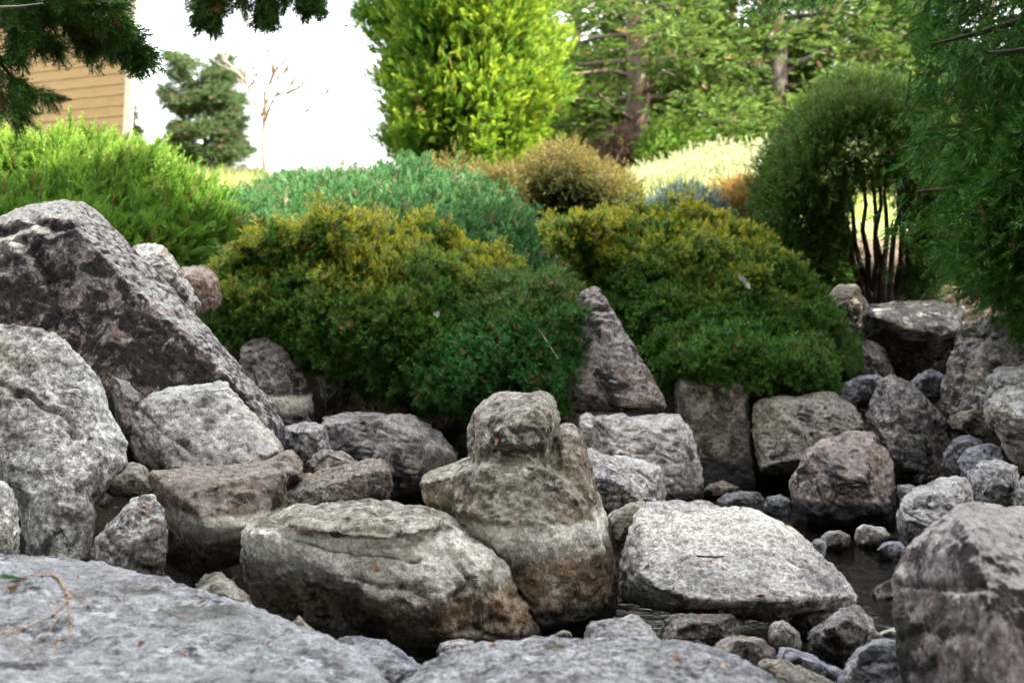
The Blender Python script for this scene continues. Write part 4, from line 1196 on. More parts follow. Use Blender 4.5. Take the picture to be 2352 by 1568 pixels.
# bronze cloud pruned cypress
gold = [dict(out=[(988, 402), (992, 374), (1020, 364), (1065, 376), (1082, 402), (1050, 416)], T=.25),
        dict(out=[(1062, 425), (1092, 402), (1150, 392), (1200, 402), (1215, 445), (1180, 468), (1100, 455)], T=.4, Y=12.3),
        dict(out=[(1195, 430), (1205, 394), (1238, 352), (1276, 330), (1320, 336), (1368, 370), (1400, 402), (1395, 440), (1300, 430), (1230, 450)], T=.5),
        dict(out=[(1360, 420), (1400, 400), (1440, 430), (1460, 470), (1420, 490), (1370, 470)], T=.35, Y=12.4),
        dict(out=[(1170, 470), (1200, 440), (1230, 450), (1220, 500), (1180, 500)], T=.25, Y=12.3),
        dict(out=[(1140, 500), (1230, 462), (1420, 455), (1490, 490), (1470, 560), (1160, 560)], T=.3, Y=13.0)]
stemsG = [bent(at(1335, 540, 12.6), at(1335 + dx, y, 12.6 + dy), 6, wob=.05, r0=.035, r1=.012) for dx, y, dy in ((-130, 440, 0), (-60, 400, .1), (0, 390, -.1), (60, 430, 0), (-250, 440, -.1), (-300, 405, .1))]
gold = lower(gold, 24, 480)
mound('bronze_cypress', 'bronze tipped cloud pruned dwarf cypress with open dark stems beneath', 'shrub', 12.6, gold, 3600, SOFT, .070, M_GOLD,
      lambda P, N, h, o: np.clip(smoothstep(-.2, .9, N[:, 2] + .4 * o) * (.5 + .5 * rng.random(len(P))), 0, 1), clump=4, spread=.05, up=.8, lump=.12, lump_scale=4, layers=((0, 1),), voxel=.05, core=.10, stems=stemsG)
paleH = [dict(out=[(1390, 470, 0), (1430, 425, 0), (1500, 397, .1), (1600, 366, .2), (1700, 352, .3), (1780, 346, .4), (1900, 346, .4), (2050, 352, .4), (2230, 372, .3), (2240, 580, -.2), (1400, 580, -.4)],
              front=[(1500, 430, -.6), (1700, 420, -.8), (1900, 420, -.8), (2100, 430, -.7)], T=1.3)]
mound('clipped_hedge', 'pale sunlit rounded hedge behind the right yew and the round shrub', 'hedge', 16.0, paleH, 5200, SOFT, .085, M_PALE,
      None, clump=3, spread=.05, up=.4, lump=.05, layers=((0, 1),), voxel=.07, core=.08)
mound('blue_shrub', 'low silvery blue shrub peeping over the top of the right yew', 'shrub', 12.0,
      [dict(out=[(1480, 510), (1495, 472), (1540, 458), (1595, 458), (1635, 474), (1670, 510), (1660, 560), (1490, 545)], T=.35)], 1300, PLUME, .075,
      leaf_mat('silver_blue_leaves', (.05, .085, .07), (.09, .135, .115), (.15, .20, .175), (.2, .2, .2), (.2, .15, .1), .03, .2), None, clump=3, spread=.05, layers=((0, 1),), core=.08)
mound('orange_shrub', 'small orange bronze shrub between the pale hedge and the round shrub', 'shrub', 12.4,
      [dict(out=[(1650, 470), (1668, 442), (1710, 432), (1770, 440), (1790, 500), (1770, 560), (1690, 540)], T=.4)], 1300, SOFT, .08, M_ORANGE, None, clump=4, spread=.05, layers=((0, 1),), core=.08)

# the round shrub with open stems
roundS = [dict(out=[(1762, 480, 0), (1768, 420, .05), (1792, 352, .1), (1832, 295, .1), (1882, 238, .1), (1942, 204, .1), (2020, 196, .1), (2100, 220, .1), (2150, 275, .1), (2165, 360, .1), (2155, 450, 0), (1960, 440, 0)], T=.9),
          dict(out=[(1753, 520), (1757, 440), (1800, 360), (1900, 420), (1950, 520), (1960, 640), (1905, 690), (1830, 650), (1775, 590)], T=.6),
          dict(out=[(2090, 400), (2165, 400), (2175, 600), (2120, 690), (2090, 640)], T=.6)]
gc = at(2020, 540, 11.3)
def round_gap(P):
    d = (P - gc) / np.array((.39, 5.0, .44))
    e = np.linalg.norm(d, axis=1) + .28 * nz(P, 5.0)
    return (e > 1.0) | (rng.random(len(P)) < .06)
stemsR = []
for i in range(13):
    x0 = 1950 + i * 13 + rng.uniform(-6, 6)
    stemsR.append(bent(at(2010 + (x0 - 2010) * .7, 715, 11.3 + rng.uniform(-.2, .3)), at(1890 + i * 21 + rng.uniform(-14, 14), 390 + rng.uniform(-40, 30), 11.3 + rng.uniform(-.5, .5)), 7, wob=.018, r0=.028, r1=.010))
mound('round_arborvitae', 'dark rounded evergreen shrub with bare stems and light showing through its middle', 'shrub', 11.3, roundS, 7500, SOFT, .080, M_ROUND,
      lambda P, N, h, o: np.clip(smoothstep(.55, 1, h + .1 * o) * .6 * rng.random(len(P)), 0, 1), clump=4, spread=.05, up=.45, lump=.09, lump_scale=2.6, layers=((0, 1), (.12, .7)), voxel=.06, core=0,
      gap=round_gap, stems=stemsR)

# ------------------------------------------------------------------ trees
BARK_RED = bark_mat('red_bark', (.055, .034, .027), (.14, .094, .070))
def limb_tree(name, label, px, Y, h, r, mat_leaf, mat_bark, n_limbs, reach, spr, tms, size, z_first=.4, droop=.12, group=None, per=90, dense_h=3.4, cat='tree', zone=0.3, lean=0.0,
              inner=.35, top=.35):
    b = at(px, 400, Y)
    b[2] = float(ground_z(b[0], b[1])) - .05
    t = thing(name, b, label, cat, group)
    trunk = [(b + np.array((lean * h * k / 7 + rng.normal() * .02, rng.normal() * .02, h * k / 7)), r * (1 - .88 * k / 7) * (1.35 if k == 0 else 1)) for k in range(8)]
    V, F = tubes([trunk], 10)
    part('trunk', V, F, mat_bark, t)
    Ps, Ds, Ss, Fc = [], [], [], []
    L = []
    for i in range(n_limbs):
        u = ((i + rng.random()) / n_limbs) ** (1.35 if h > 5 else 1)
        z = z_first + (h - z_first) * u
        a = i * 2.4 + rng.uniform(-.5, .5)
        ln = reach * (1 - (1 - top) * u) * rng.uniform(.7, 1.2)
        p0 = b + np.array((lean * z, 0, z))
        d = np.array((math.cos(a), math.sin(a), rng.uniform(-.05, .3)))
        p1 = p0 + d * ln
        lb = bent(p0, p1, 6, sag=-.04, wob=.035, r0=max(.012, r * .28 * (1 - .6 * u)), r1=.006, up=-droop)
        L.append(lb)
        pts = np.array([q for q, _ in lb])
        m = int(per * (ln / reach) * (3.5 if z < dense_h else .40) * (.45 if d[1] < -.45 and h > 5 else 1.0))
        # foliage pads along the outer limb
        f = inner + (1 - inner) * rng.random(m) ** .8
        s_ = f * 5
        k = np.minimum(s_.astype(int), 4)
        base = pts[k] + (pts[k + 1] - pts[k]) * (s_ - k)[:, None]
        side = np.array((-d[1], d[0], 0))
        w_ = spr * (1.05 - .6 * np.abs(f - .7))
        off = side[None] * (rng.normal(size=m) * w_)[:, None] + np.array((0, 0, 1))[None] * (rng.normal(size=m) * w_ * .28)[:, None]
        Ps.append(base + off)
        Ds.append(unit(off * 1.2 / spr + d[None] * .8 + rv(m, .35) + np.array((0, 0, .05 if droop < .2 else -.5))))
        Ss.append(size * rng.uniform(.7, 1.3, m))
        Fc.append(np.tile((0, 0, 1), (m, 1)))
    for lb in L:
        V, F = tubes([lb], 5)
        part('limb', V, F, mat_bark, t)
    P = np.concatenate(Ps)
    o = sprigs('crown', tms, P, np.concatenate(Ds), np.concatenate(Ss), zone * rng.random(len(P)), mat_leaf, t, np.concatenate(Fc), .35)
    return t

# bright conifer clothed to the ground
arb = [dict(out=[(955, 440), (932, 395), (924, 250), (930, 60), (946, -120), (985, -420), (1055, -720), (1125, -430), (1172, -120), (1196, 60), (1202, 250), (1188, 400), (1120, 440)], T=.95, fs=.55, bs=.55)]
mound('bright_cypress', 'sunlit yellow green cypress clothed to the ground beside the white sky', 'tree', 17.5, arb, 4600, FAN, .150, M_ARB,
      lambda P, N, h, o: np.clip(smoothstep(-.3, .5, .5 * N[:, 0] - .3 * N[:, 1] + .5 * o) * rng.random(len(P)), 0, 1), clump=9, spread=.075, reach=4.5, up=1.0, wild=.38, lump=.50, lump_scale=1.5, layers=((0, 1), (.22, .6)), voxel=.10, core=0,  # yellow on outer tips and the sunward side, where sunlight is painted in
      stems=[], part_name='crown', gap=lambda P: (nz(P, 1.9) > -.22 - .25 * (P[:, 0] > -.7)) | (rng.random(len(P)) < .10))
bc = [o for o in C.objects if o.name.startswith('bright_cypress')][0]
b = at(1095, 410, 17.5); b[2] = ground_z(b[0], b[1]) - .05
V, F = tubes([[(b + np.array((0, 0, 5.2 * k / 5)), .15 - .025 * k) for k in range(6)]], 8)
part('trunk', V, F, BARK_TAN, bc)
for i in range(26):
    p0 = b + np.array((0, 0, .3 + 4.3 * i / 26)); a = i * 2.4
    V, F = tubes([bent(p0, p0 + np.array((math.cos(a), math.sin(a), .75)) * (.95 - .55 * i / 26), 5, r0=.03, r1=.008)], 5)
    part('limb', V, F, BARK_TAN, bc)

GB = 'tall background conifers'
limb_tree('tall_conifer', 'tall conifer with a bare reddish trunk just right of the bright cypress', 1462, 21.0, 9.5, .19, M_BACK, BARK_RED, 60, 2.2, .38, FAN, .20, .5, .14, per=110, inner=.5, group=GB)
limb_tree('tall_conifer', 'slender conifer with a sunlit trunk between two darker trunks', 1588, 25.0, 10.5, .17, M_BACK, BARK_TAN, 54, 2.5, .40, FAN, .22, .9, .14, per=100, inner=.5, group=GB)
limb_tree('tall_conifer', 'stout conifer with a dark trunk rising behind the pale hedge', 1782, 22.0, 10.0, .21, M_BACK, BARK_DARK, 60, 2.4, .40, FAN, .20, .6, .12, per=110, group=GB)
limb_tree('tall_conifer', 'conifer behind the top of the round shrub with sunlit limbs', 1985, 24.0, 9.5, .15, M_BACK, BARK_TAN, 54, 2.5, .40, FAN, .22, .4, .14, per=105, group=GB)
limb_tree('tall_conifer', 'conifer half hidden by the dark conifer at the right edge', 2260, 23.0, 9.0, .15, M_BACK, BARK_TAN, 48, 2.5, .40, FAN, .22, .4, .14, per=100, group=GB)
limb_tree('tall_conifer', 'conifer standing farthest back behind the bright cypress', 1325, 27.0, 9.0, .14, M_BACK, BARK_TAN, 50, 2.5, .40, FAN, .23, .5, .14, per=100, group=GB)
for px_, Y_, lb_ in ((1400, 31., 'conifer of the far row seen between the reddish trunk and the bright cypress'), (1680, 32., 'conifer of the far row seen between the sunlit trunk and the stout dark trunk'),
                     (1890, 31., 'conifer of the far row seen just right of the stout dark trunk'), (2120, 33., 'conifer of the far row seen above the right side of the round shrub')):
    limb_tree('tall_conifer', lb_, px_, Y_, 10.0, .15, M_BACK, BARK_TAN, 40, 2.6, .45, SOFT, .40, .1, .1, per=90, group=GB)
limb_tree('distant_pine', 'small open crowned pine alone against the white sky', 470, 30.0, 2.75, .085, M_PINE, BARK_GREY, 36, 1.12, .24, SOFT, .18, .15, -.05, per=125, inner=.2, top=.6)
limb_tree('small_conifer', 'small dark conifer peeping out past the corner of the wooden building', 268, 31.0, 2.6, .07, M_PINE, BARK_GREY, 26, .7, .16, SOFT, .17, .1, .1, per=110, top=.25)


def bare_tree(name, label, px, Y, h, spread, mat, seed, group=None, depth=4, r=.06):
    r_ = np.random.default_rng(seed)
    b = at(px, 400, Y); b[2] = float(ground_z(b[0], b[1])) - .05
    t = thing(name, b, label, 'tree', group)
    trunk, twigs = [], []
    def grow(p, d, ln, rad, lv):
        q = p + d * ln
        mid = p + d * ln * .5 + r_.normal(size=3) * ln * .05
        (trunk if lv == 0 else twigs).append([(p, rad), (mid, rad * .85), (q, rad * .7)])
        if lv < depth:
            for k in range(3 if lv else 5):
                nd = d + r_.normal(size=3) * spread
                nd[2] = abs(nd[2]) * .8 + .25
                f = r_.uniform(.5, 1)
                grow(p + d * ln * f, unit(nd).astype(float), ln * r_.uniform(.55, .8), rad * .66, lv + 1)
    grow(b, np.array((0, 0, 1.0)), h * .36, r, 0)
    V, F = tubes(trunk, 7); part('trunk', V, F, mat, t)
    V, F = tubes(twigs, 4); o = part('branches', V, F, mat, t); o['kind'] = 'stuff'
    return t

bare_tree('bare_tree', 'pale leafless tree washed out by the sky beside the small pine', 610, 27.0, 4.4, .6, BARK_PALE, 4, depth=5, r=.05)
LEAFLESS = ('nearest the bright cypress', 'left of the reddish trunk', 'just right of the reddish trunk', 'right of the sunlit trunk', 'left of the stout dark trunk', 'above the left of the round shrub', 'above the right of the round shrub')
for i, px in enumerate((1290, 1390, 1500, 1655, 1710, 1850, 2050)):
    bare_tree('leafless_tree', 'pinkish leafless tree far behind the conifers, ' + LEAFLESS[i], px, 38 + 3 * (i % 3), 4.6, .5, BARK_PALE, 20 + i, group='leafless trees far behind the conifers', r=.09)
mound('round_bush', 'round yellow green bush at the foot of the background conifers', 'bush', 19.5,
      [dict(out=[(1488, 390), (1490, 340), (1520, 303), (1560, 292), (1605, 305), (1628, 345), (1625, 390)], T=.45)], 1300, SOFT, .13, M_LIMEJ, lambda P, N, h, o: .6 * rng.random(len(P)), clump=4, spread=.06, layers=((0, 1),), voxel=.07, core=.1)
mound('russet_bush', 'reddish brown twiggy bush at the foot of the reddish trunk', 'bush', 20.3,
      [dict(out=[(1375, 410), (1385, 350), (1420, 325), (1455, 340), (1470, 410)], T=.4)], 900, SOFT, .12, M_RUSSET, None, clump=4, spread=.06, layers=((0, 1),), voxel=.07, core=0,
      stems=[bent(at(1422, 420, 20.3), at(1422 + dx, 340, 20.3), 5, r0=.02, r1=.008) for dx in (-30, -8, 12, 30)])

# the dark conifer on the right: its skirt hangs into the picture, its crown shades the rocks
dark = [dict(out=[(2112, 640), (2126, 560), (2130, 450), (2152, 340), (2185, 250), (2255, 200), (2440, 160), (2700, 300), (2700, 800), (2340, 770), (2290, 800), (2235, 725), (2155, 700)], T=.7, fs=.6),
        dict(out=[(2240, 700), (2360, 700), (2420, 790), (2350, 815), (2285, 830)], T=.3)]
dark = [dict(m, out=[(x + 112, y - 45 * smoothstep(500, 800, y)) for x, y in m['out']]) for m in dark]
dc_t, _ = mound('dark_conifer', 'big dark drooping conifer filling the right edge', 'tree', 8.8, dark, 7000, SOFT + PLUME, .115, M_DARKC,
      lambda P, N, h, o: np.clip(.6 * smoothstep(.1, .8, o) * rng.random(len(P)), 0, 1), clump=4, spread=.06, up=-.5, lean=(-.3, -.1, 0), wild=.55, lump=.16, lump_scale=2.2, layers=((0, 1), (.15, .6)), voxel=.07, core=0, part_name='crown')
b = np.array((4.1, 9.2, .35))
V, F = tubes([[(b + np.array((rng.normal() * .03, rng.normal() * .03, 6.9 * k / 8)), .26 - .029 * k) for k in range(9)]], 10)
part('trunk', V, F, BARK_DARK, dc_t)
Pn, Dn, Sn = [], [], []
LIMBS = []
for i in range(64):
    u = i / 64
    z = 1.0 + 5.6 * u
    a = i * 2.4 + rng.uniform(-.4, .4)
    ln = (2.9 * (1 - .62 * u ** 1.3)) * rng.uniform(.8, 1.12)
    if z < 2.6: ln *= .55
    LIMBS.append((b + np.array((0, 0, z)), np.array((math.cos(a), math.sin(a), .12)), ln))
# the two limbs whose tips reach into the top right corner
LIMBS.append((b + np.array((0, 0, 2.75)), unit((at(2170, 60, 8.8) - (b + np.array((0, 0, 2.75))))).astype(float), 1.62))
LIMBS.append((b + np.array((0, 0, 2.6)), unit((at(2210, 120, 9.3) - (b + np.array((0, 0, 2.6))))).astype(float), 1.5))
LIMBS.append((b + np.array((0, 0, 2.9)), unit((at(2190, -40, 9.6) - (b + np.array((0, 0, 2.9))))).astype(float), 1.45))
LIMBS.append((b + np.array((0, 0, 2.3)), unit((at(2250, 80, 8.3) - (b + np.array((0, 0, 2.3))))).astype(float), 1.6))
for j, (p0, d, ln) in enumerate(LIMBS):
    lb = bent(p0, p0 + d * ln, 6, wob=.025, r0=.045, r1=.008, up=-.06)
    V, F = tubes([lb], 5)
    part('limb', V, F, BARK_DARK, dc_t)
    pts = np.array([q for q, _ in lb])
    m = int(190 * ln / 2)
    if j >= 64: m = 330
    f = .2 + .8 * rng.random(m)
    s_ = f * 5; k = np.minimum(s_.astype(int), 4)
    base = pts[k] + (pts[k + 1] - pts[k]) * (s_ - k)[:, None]
    side = np.array((-d[1], d[0], 0))
    wd_ = .30 if j < 64 else .16
    off = side[None] * (rng.normal(size=m) * wd_)[:, None] + np.array((0, 0, -1))[None] * (np.abs(rng.normal(size=m)) * .16)[:, None]
    Pn.append(base + off); Dn.append(unit(off + d[None] * .3 + rv(m, .3) + np.array((0, 0, -.35))))
    Sn.append((.19 if j < 64 else .15) * rng.uniform(.7, 1.3, m))
o = sprigs('upper_crown', LONGP + SOFT, np.concatenate(Pn), np.concatenate(Dn), np.concatenate(Sn), .25 * rng.random(sum(map(len, Pn))), M_DARKC, dc_t)

# unseen conifers added out of the picture on the right to shade the boulders
def shade_conifer(b, h, R, n, label, z0=2.0):
    b = np.array(b, float)
    t = thing('dark_conifer', b, label, 'tree')  # unseen tree, added only for its effect on the light
    V, F = tubes([[(b + np.array((rng.normal() * .03, rng.normal() * .03, h * k / 8)), .25 - .028 * k) for k in range(9)]], 10)
    part('trunk', V, F, BARK_DARK, t)
    Pn, Dn = [], []
    for i in range(n):
        u = i / n
        p0 = b + np.array((0, 0, z0 + (h - z0) * u)); a = i * 2.4 + rng.uniform(-.3, .3)
        d = np.array((math.cos(a), math.sin(a), .1)); ln = R * (1 - .7 * u ** 1.4) * rng.uniform(.8, 1.1)
        V, F = tubes([bent(p0, p0 + d * ln, 5, r0=.04, r1=.008)], 5)
        part('limb', V, F, BARK_DARK, t)
        m = int(150 * ln / 2)
        side = np.array((-d[1], d[0], 0))
        Pn.append(p0 + d[None] * (ln * (.15 + .85 * rng.random((m, 1)))) + side[None] * rng.normal(size=(m, 1)) * .32 + rv(m, .08))
        Dn.append(unit(d[None] * .5 + rv(m, .5) + np.array((0, 0, -.4))))
    o = sprigs('crown', BROAD, np.concatenate(Pn), np.concatenate(Dn), .40, .2, M_DARKC, t)
    return t

sr0 = shade_conifer((5.8, 2.3, .2), 13.0, 2.8, 100, 'tall unseen conifer added to the right as shade, level with the near slabs', 3.5)
sr1 = sr0.copy(); C.objects.link(sr1); sr1.location = (5.9, 5.7, .3); sr1.rotation_euler = (0, 0, 1.9); sr1['label'] = 'tall unseen conifer added to the right as shade, level with the stepped boulder'
for ch in list(sr0.children):
    d_ = ch.copy(); C.objects.link(d_); d_.parent = sr1
for o_ in (sr0, sr1): o_['group'] = 'unseen conifers added to shade the boulders'
# unseen evergreens added behind and beside the camera to block sky light
sc0 = shade_conifer((-4.2, -4.0, .2), 8.5, 2.6, 70, 'unseen conifer added behind the photographer, to the left, to block sky light', 1.0)
for loc_, lb_ in (((-.6, -5.6, .2), 'unseen conifer added straight behind the photographer to block sky light'), ((3.6, -3.6, .2), 'unseen conifer added behind the photographer, to the right, to block sky light'),
                  ((1.6, -4.2, .2), 'unseen conifer added close behind the photographer, just right of straight behind, blocking sky light'), ((-2.4, -3.4, .2), 'unseen conifer added close behind the photographer, just left of straight behind, blocking sky light'),
                  ((6.0, -5.0, .2), 'unseen conifer added far behind the photographer, to the right, to block sky light'), ((-6.6, -3.2, .2), 'unseen conifer added far behind the photographer, to the left, to block sky light'),
                  ((-6.6, 5.2, .4), 'unseen conifer added beyond the left edge beside the boulders to block sky light'),
                  ((7.4, .2, .2), 'unseen conifer added far to the right of the photographer to block light'), ((-7.0, .6, .3), 'unseen conifer added far to the left of the photographer to block sky light')):
    c = sc0.copy(); C.objects.link(c); c.location = loc_; c['label'] = lb_; c['group'] = 'unseen conifers added to block sky light'; c.scale = (1, 1, 1.5 if loc_[0] > 7 else 1.9); c.rotation_euler = (0, 0, loc_[0])
    for ch in list(sc0.children):
        d_ = ch.copy(); C.objects.link(d_); d_.parent = c
sc0['group'] = 'unseen conifers added to block sky light'

# the cypress whose branches hang into the upper left corner
b = np.array((-3.6, 5.0, .45))
hc = thing('hanging_cypress', b, 'dark cypress hanging its fine branches into the top left corner and the sky', 'tree')
V, F = tubes([[(b + np.array((rng.normal() * .03, rng.normal() * .03, 5.4 * k / 7)), .19 - .022 * k) for k in range(8)]], 10)
part('trunk', V, F, BARK_DARK, hc)
def px_line(pts, Y, dY=0):
    return [at(x, y, Y + dY * i / max(1, len(pts) - 1)) for i, (x, y) in enumerate(pts)]
HANG = [(px_line([(-300, -140), (-100, -80), (90, -30), (200, 20), (270, 75), (318, 122)], 5.3), 1.1, .15),
        (px_line([(-300, 0), (-120, 60), (-20, 120), (30, 180), (50, 215)], 5.1), .8, .13),
        (px_line([(-250, -160), (0, -110), (150, -80), (215, -50), (262, 0)], 5.5), .8, .14),
        (px_line([(-200, -60), (0, -20), (90, 25), (165, 70), (210, 105)], 5.25), 1.0, .13),
        (px_line([(-250, 60), (-80, 130), (30, 185), (100, 218), (135, 228)], 5.2), .45, .085),
        (px_line([(-200, -10), (-60, 35), (40, 70), (95, 100), (125, 110)], 5.4), .9, .12),
        (px_line([(-100, -160), (60, -110), (175, -50), (236, 20), (268, 76)], 5.6), .9, .14),
        (px_line([(-250, 70), (-100, 130), (-20, 190), (20, 235), (40, 262)], 5.0), .7, .11),
        (px_line([(-200, -100), (-60, -40), (30, 10), (50, 60), (35, 110)], 5.1), 1.0, .14),
        (px_line([(-100, -140), (40, -70), (150, -20), (220, 15), (252, 45)], 5.15), 1.0, .14),
        (px_line([(-100, -100), (60, -60), (200, -10), (250, 50), (262, 100)], 5.4), 1.0, .13),
        (px_line([(-420, -420), (200, -330), (480, -200), (520, -100), (500, -30), (478, 35)], 5.0), .8, .125),
        (px_line([(-420, -420), (200, -340), (520, -210), (590, -110), (620, -40), (612, 35)], 5.1), .8, .12),
        (px_line([(-420, -420), (250, -340), (560, -210), (640, -100), (690, -40), (712, 0)], 5.2), .85, .12),
        (px_line([(520, -180), (545, -110), (560, -50), (552, 0)], 5.1), .9, .11),
        (px_line([(480, -180), (470, -110), (445, -50), (425, -12)], 5.05), .5, .08),
        (px_line([(480, -190), (500, -110), (490, -40), (462, 20)], 5.15), .8, .11),
        (px_line([(600, -190), (640, -90), (655, -30), (660, 0)], 5.15), .9, .10)]
P_, D_, S_, B_ = [], [], [], []
for pts, dens, size in HANG:
    pts = np.array(pts)
    V, F = tubes([[(p, .016 - .0135 * i / (len(pts) - 1)) for i, p in enumerate(pts)]], 6)
    part('branch', V, F, BARK_DARK, hc)
    seg = np.linalg.norm(np.diff(pts, axis=0), axis=1)
    tot = seg.sum()
    m = int(dens * 150 * min(tot, 1.4))
    f = (1 - rng.random(m) ** 1.3 * min(1, .75 / tot))
    s_ = f * (len(pts) - 1); k = np.minimum(s_.astype(int), len(pts) - 2)
    base = pts[k] + (pts[k + 1] - pts[k]) * (s_ - k)[:, None]
    dl = unit(pts[k + 1] - pts[k])
    sd = unit(np.cross(dl, rv(m)))
    P_.append(base); D_.append(unit(dl * .75 + sd * .75 + np.array((0, 0, -.38))))
    S_.append(size * rng.uniform(.65, 1.2, m) * (1.15 - .35 * f)); B_.append(.35 * rng.random(m))
o = sprigs('foliage', FILI, np.concatenate(P_), np.concatenate(D_), np.concatenate(S_), np.concatenate(B_), M_SPRAY, hc, np.tile((0.2, 1, .2), (sum(map(len, P_)), 1)), .55)
V, F = tubes([[(at(-20, 17, 4.95), .004), (at(45, 15, 4.95), .0035), (at(98, 8, 4.95), .002)]], 5)
part('bare_twig', V, F, plain_mat('bleached_twig', (.35, .31, .27), (.45, .41, .36)), hc)
# the rest of its crown, above and left of the picture
Pn, Dn = [], []
for i in range(16):
    z = 2.9 + 2.4 * i / 16; a = i * 2.4
    p0 = b + np.array((0, 0, z)); d = np.array((math.cos(a), math.sin(a), .15)); ln = 1.4 * (1 - .6 * i / 16)
    lb = bent(p0, p0 + d * ln, 5, r0=.03, r1=.008)
    V, F = tubes([lb], 5); part('limb', V, F, BARK_DARK, hc)
    m = 50
    Pn.append(p0 + d[None] * (ln * (.25 + .75 * rng.random((m, 1)))) + rv(m, .16)); Dn.append(unit(d[None] + rv(m, .5) + np.array((0, 0, -.4))))
o = sprigs('upper_crown', LONGP, np.concatenate(Pn), np.concatenate(Dn), .28, .2, M_SPRAY, hc)

# ------------------------------------------------------------------ the wooden building
def box(c, hx, hy, hz, ax, ay, azv):
    c, ax, ay, azv = (np.asarray(v, float) for v in (c, ax, ay, azv))
    V = [c + sx * hx * ax + sy * hy * ay + sz * hz * azv for sx in (-1, 1) for sy in (-1, 1) for sz in (-1, 1)]
    F = [(0, 1, 3, 2), (4, 6, 7, 5), (0, 4, 5, 1), (2, 3, 7, 6), (0, 2, 6, 4), (1, 5, 7, 3)]
    return np.array(V), np.array(F)

YB = 21.0
corner = at(283, 310, YB)
zg = float(ground_z(corner[0], YB)) - .1
corner[2] = zg
RAKE = .105
left = unit((-.80, .60, 0)).astype(float)
nrm = unit((-.60, -.80, 0)).astype(float)
house = thing('wooden_building', corner, 'tan wooden building with horizontal boards and a pale raked corner trim', 'building')
M_BOARD = Mat('tan_boards')
co_ = M_BOARD.n('Mapping', {'Vector': M_BOARD.n('TexCoord').outputs['Object'], 'Rotation': (0, 0, .37), 'Scale': (.5, 1, 7)}).outputs[0]
n1 = M_BOARD.noise(co_, 5, 6, .7, .4)
inf = M_BOARD.n('ObjectInfo').outputs['Random']
colb = M_BOARD.mix(M_BOARD.ramp(n1, .3, .7), (.155, .088, .030), (.225, .132, .050))
colb = M_BOARD.mix(M_BOARD.math('MULTIPLY', inf, .35), colb, (.20, .125, .06))
pb = M_BOARD.n('BsdfPrincipled', {'Base Color': colb, 'Roughness': .75, 'Specular IOR Level': .3})
M_BOARD = M_BOARD.surface(pb.outputs[0])
M_TRIM = plain_mat('pale_trim', (.28, .25, .20), (.36, .32, .26), 6)
M_ROOF = plain_mat('dark_shingle', (.06, .055, .05), (.10, .09, .08), 9)
HB, WB, DB = 6.2, 7.5, 5.0
for i in range(int(HB / .155)):
    z = zg + .155 * i
    x_end = RAKE * .155 * i
    c0 = corner + np.array((0, 0, z - zg)) + left * (WB / 2 - x_end / 2) + nrm * .012
    c0 = c0 + np.array((0, 0, .085))
    up_ = unit(np.array((0, 0, 1)) - nrm * .10).astype(float)
    ny_ = np.cross(left, up_)
    V, F = box(c0, (WB + x_end) / 2 - .01, .011, .088, left, ny_, up_)
    part('board', V, F, M_BOARD, house, smooth=False)
# corner trim follows the raked edge
a0, a1 = corner - left * 0.0 + nrm * .03, corner - left * RAKE * HB + np.array((0, 0, HB)) + nrm * .03
axz = unit(a1 - a0).astype(float)
axx = unit(left - axz * (left @ axz)).astype(float)
V, F = box((a0 + a1) / 2 - axx * .05, .075, .03, np.linalg.norm(a1 - a0) / 2, axx, np.cross(axz, axx), axz)
part('corner_trim', V, F, M_TRIM, house, smooth=False)
# body behind the boards: prism with the raked edge
def prism(fr, depth_v):
    fr = np.array(fr); bk = fr + depth_v
    n = len(fr)
    V = np.concatenate([fr, bk])
    F = [(0, 1, 2, 3), (7, 6, 5, 4)] + [(i, (i + 4), ((i + 1) % 4) + 4, (i + 1) % 4) for i in range(4)]
    return V, np.array(F)
fr = [corner, corner - left * RAKE * HB + np.array((0, 0, HB)), corner + left * WB + np.array((0, 0, HB)), corner + left * WB]
V, F = prism([p - nrm * .03 for p in fr], np.array((-.42, .91, 0)) * DB)
part('wall', V, F, M_BOARD, house, smooth=False)
ov = .35
r0 = [corner - left * (RAKE * HB + .1) + np.array((0, 0, HB + .02)) + nrm * ov, corner - left * (RAKE * HB + .1) + np.array((0, 0, HB + .14)) + nrm * ov,
      corner + left * (WB + ov) + np.array((0, 0, HB + .14)) + nrm * ov, corner + left * (WB + ov) + np.array((0, 0, HB + .02)) + nrm * ov]
V, F = prism(r0, np.array((-.42, .91, 0)) * (DB + 2 * ov))
V[4:, 2] += .5
part('roof', V, F, M_ROOF, house, smooth=False)


# ------------------------------------------------------------------ small things
bpy.context.view_layer.update()
CAMP = Vector((0, 0, CAM_H))


from mathutils.bvhtree import BVHTree
BVH = {}


